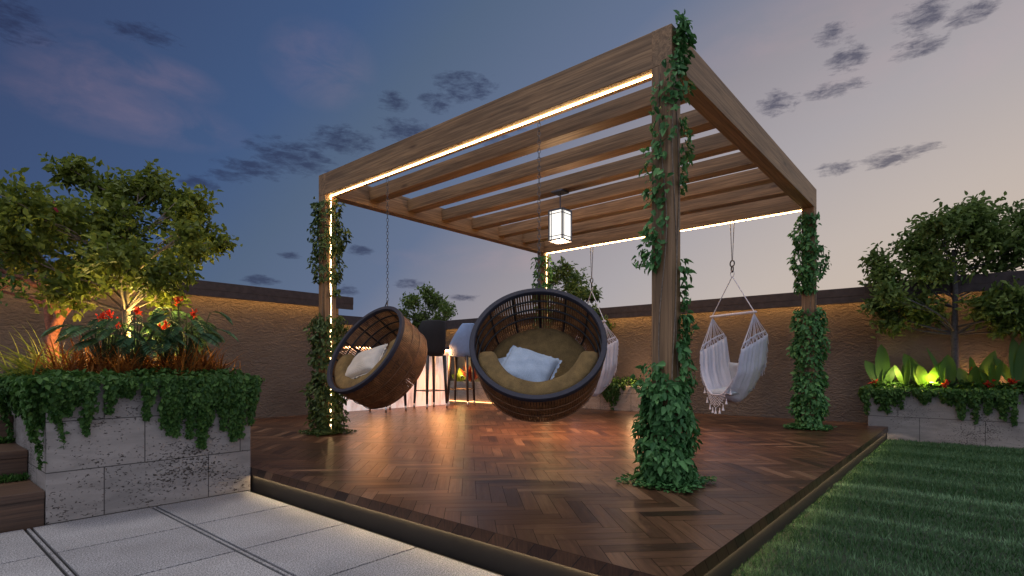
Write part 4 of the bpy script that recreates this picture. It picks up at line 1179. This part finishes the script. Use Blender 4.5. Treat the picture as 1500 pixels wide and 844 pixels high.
CL = [((0.436, 0.834, 0.339), 0.076, 0.028), ((0.386, 0.867, 0.316), 0.057, 0.018), ((0.361, 0.883, 0.299), 0.038, 0.011), ((0.493, 0.786, 0.372), 0.057, 0.023), ((0.32, 0.904, 0.283), 0.032, 0.013), ((0.623, 0.632, 0.461), 0.057, 0.025), ((0.568, 0.722, 0.396), 0.051, 0.02), ((0.545, 0.719, 0.432), 0.028, 0.018), ((0.599, 0.671, 0.437), 0.032, 0.018), ((0.684, 0.612, 0.397), 0.057, 0.023), ((0.412, 0.9, 0.144), 0.032, 0.009), ((0.527, 0.839, 0.134), 0.038, 0.011), ((0.549, 0.811, 0.203), 0.028, 0.01), ((0.451, 0.873, 0.188), 0.02, 0.006), ((0.696, 0.707, 0.126), 0.035, 0.006), ((0.10, 0.905, 0.43), 0.05, 0.03), ((0.887, 0.049, 0.459), 0.034, 0.022), ((0.903, 0.054, 0.427), 0.036, 0.013), ((0.889, 0.134, 0.437), 0.035, 0.018), ((0.888, 0.223, 0.402), 0.035, 0.018), ((0.903, 0.149, 0.404), 0.051, 0.011), ((0.941, 0.155, 0.3), 0.035, 0.011), ((0.949, 0.092, 0.302), 0.044, 0.013), ((0.95, 0.057, 0.307), 0.038, 0.008), ((0.871, 0.148, 0.468), 0.028, 0.015), ((0.239, 0.858, 0.455), 0.045, 0.014), ((0.621, 0.769, 0.15), 0.033, 0.009), ((0.895, 0.001, 0.447), 0.032, 0.013)]
PK = [((0.444, 0.765, 0.466), 0.076, 0.057), ((0.257, 0.876, 0.408), 0.076, 0.028), ((0.231, 0.904, 0.359), 0.139, 0.038), ((0.852, 0.187, 0.489), 0.164, 0.038), ((0.912, 0.029, 0.408), 0.19, 0.044), ((0.723, 0.663, 0.195), 0.19, 0.023), ((0.198, 0.897, 0.396), 0.088, 0.051)]
cm = maxall([lobe(c, w*1.25, h*1.35) for c, w, h in CL])
cd = math_(n, l, 'MULTIPLY', math_(n, l, 'ADD', math_(n, l, 'MULTIPLY', math_(n, l, 'SUBTRACT', nz.outputs['Fac'], .505), 3.8), math_(n, l, 'MULTIPLY', math_(n, l, 'SUBTRACT', cm, .45), 1.5)), 1.0, clamp=True)
cd = math_(n, l, 'MULTIPLY', cd, math_(n, l, 'MULTIPLY', cm, 3, clamp=True))
pm = maxall([lobe(c, w*1.2, h*1.2) for c, w, h in PK])
pd = math_(n, l, 'MULTIPLY', math_(n, l, 'MULTIPLY', math_(n, l, 'SUBTRACT', nz2.outputs['Fac'], .38), 2.4, clamp=True), math_(n, l, 'MULTIPLY', pm, 1.0), clamp=True)
c1 = mixc(n, l, math_(n, l, 'MULTIPLY', pd, .27), base, mixc(n, l, .5, base, lin(226, 176, 176), 'MIX'))
dark = mixc(n, l, .76, base, lin(40, 46, 76), 'MIX')
c2 = mixc(n, l, math_(n, l, 'MULTIPLY', cd, .92), c1, dark)
# extra brightness added to the unseen sky overhead and behind, to light the terrace
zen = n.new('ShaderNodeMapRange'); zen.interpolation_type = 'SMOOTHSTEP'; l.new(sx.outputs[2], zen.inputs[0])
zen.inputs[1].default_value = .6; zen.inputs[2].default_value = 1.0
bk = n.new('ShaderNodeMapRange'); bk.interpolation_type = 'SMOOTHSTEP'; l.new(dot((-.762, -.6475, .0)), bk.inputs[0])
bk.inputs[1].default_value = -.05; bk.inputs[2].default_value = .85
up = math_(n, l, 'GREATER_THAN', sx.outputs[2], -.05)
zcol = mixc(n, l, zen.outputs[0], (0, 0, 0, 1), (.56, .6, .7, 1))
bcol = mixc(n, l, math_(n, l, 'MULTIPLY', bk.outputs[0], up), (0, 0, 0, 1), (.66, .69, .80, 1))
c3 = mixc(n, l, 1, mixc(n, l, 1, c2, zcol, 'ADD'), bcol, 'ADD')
# a faint physical twilight below and around the painted dusk colours
sky = n.new('ShaderNodeTexSky'); sky.sky_type = 'NISHITA'; sky.sun_disc = False
sky.sun_elevation = math.radians(1); sky.sun_rotation = math.atan2(sunset[0], sunset[1])
c4 = mixc(n, l, .004, c3, sky.outputs[0], 'ADD')
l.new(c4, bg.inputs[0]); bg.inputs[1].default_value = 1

# ------------------------------------------------------------------ render settings
vs_ = scene.view_settings
scene.display_settings.display_device = 'sRGB'
vs_.view_transform = 'Standard'; vs_.look = 'None'; vs_.exposure = 0; vs_.gamma = 1; vs_.use_curve_mapping = False
cy = scene.cycles
cy.use_denoising = True
try: cy.denoiser = 'OPENIMAGEDENOISE'
except Exception: pass
cy.max_bounces = 6; cy.diffuse_bounces = 3; cy.glossy_bounces = 3; cy.transmission_bounces = 3
cy.sample_clamp_indirect = 4; cy.caustics_reflective = False; cy.caustics_refractive = False
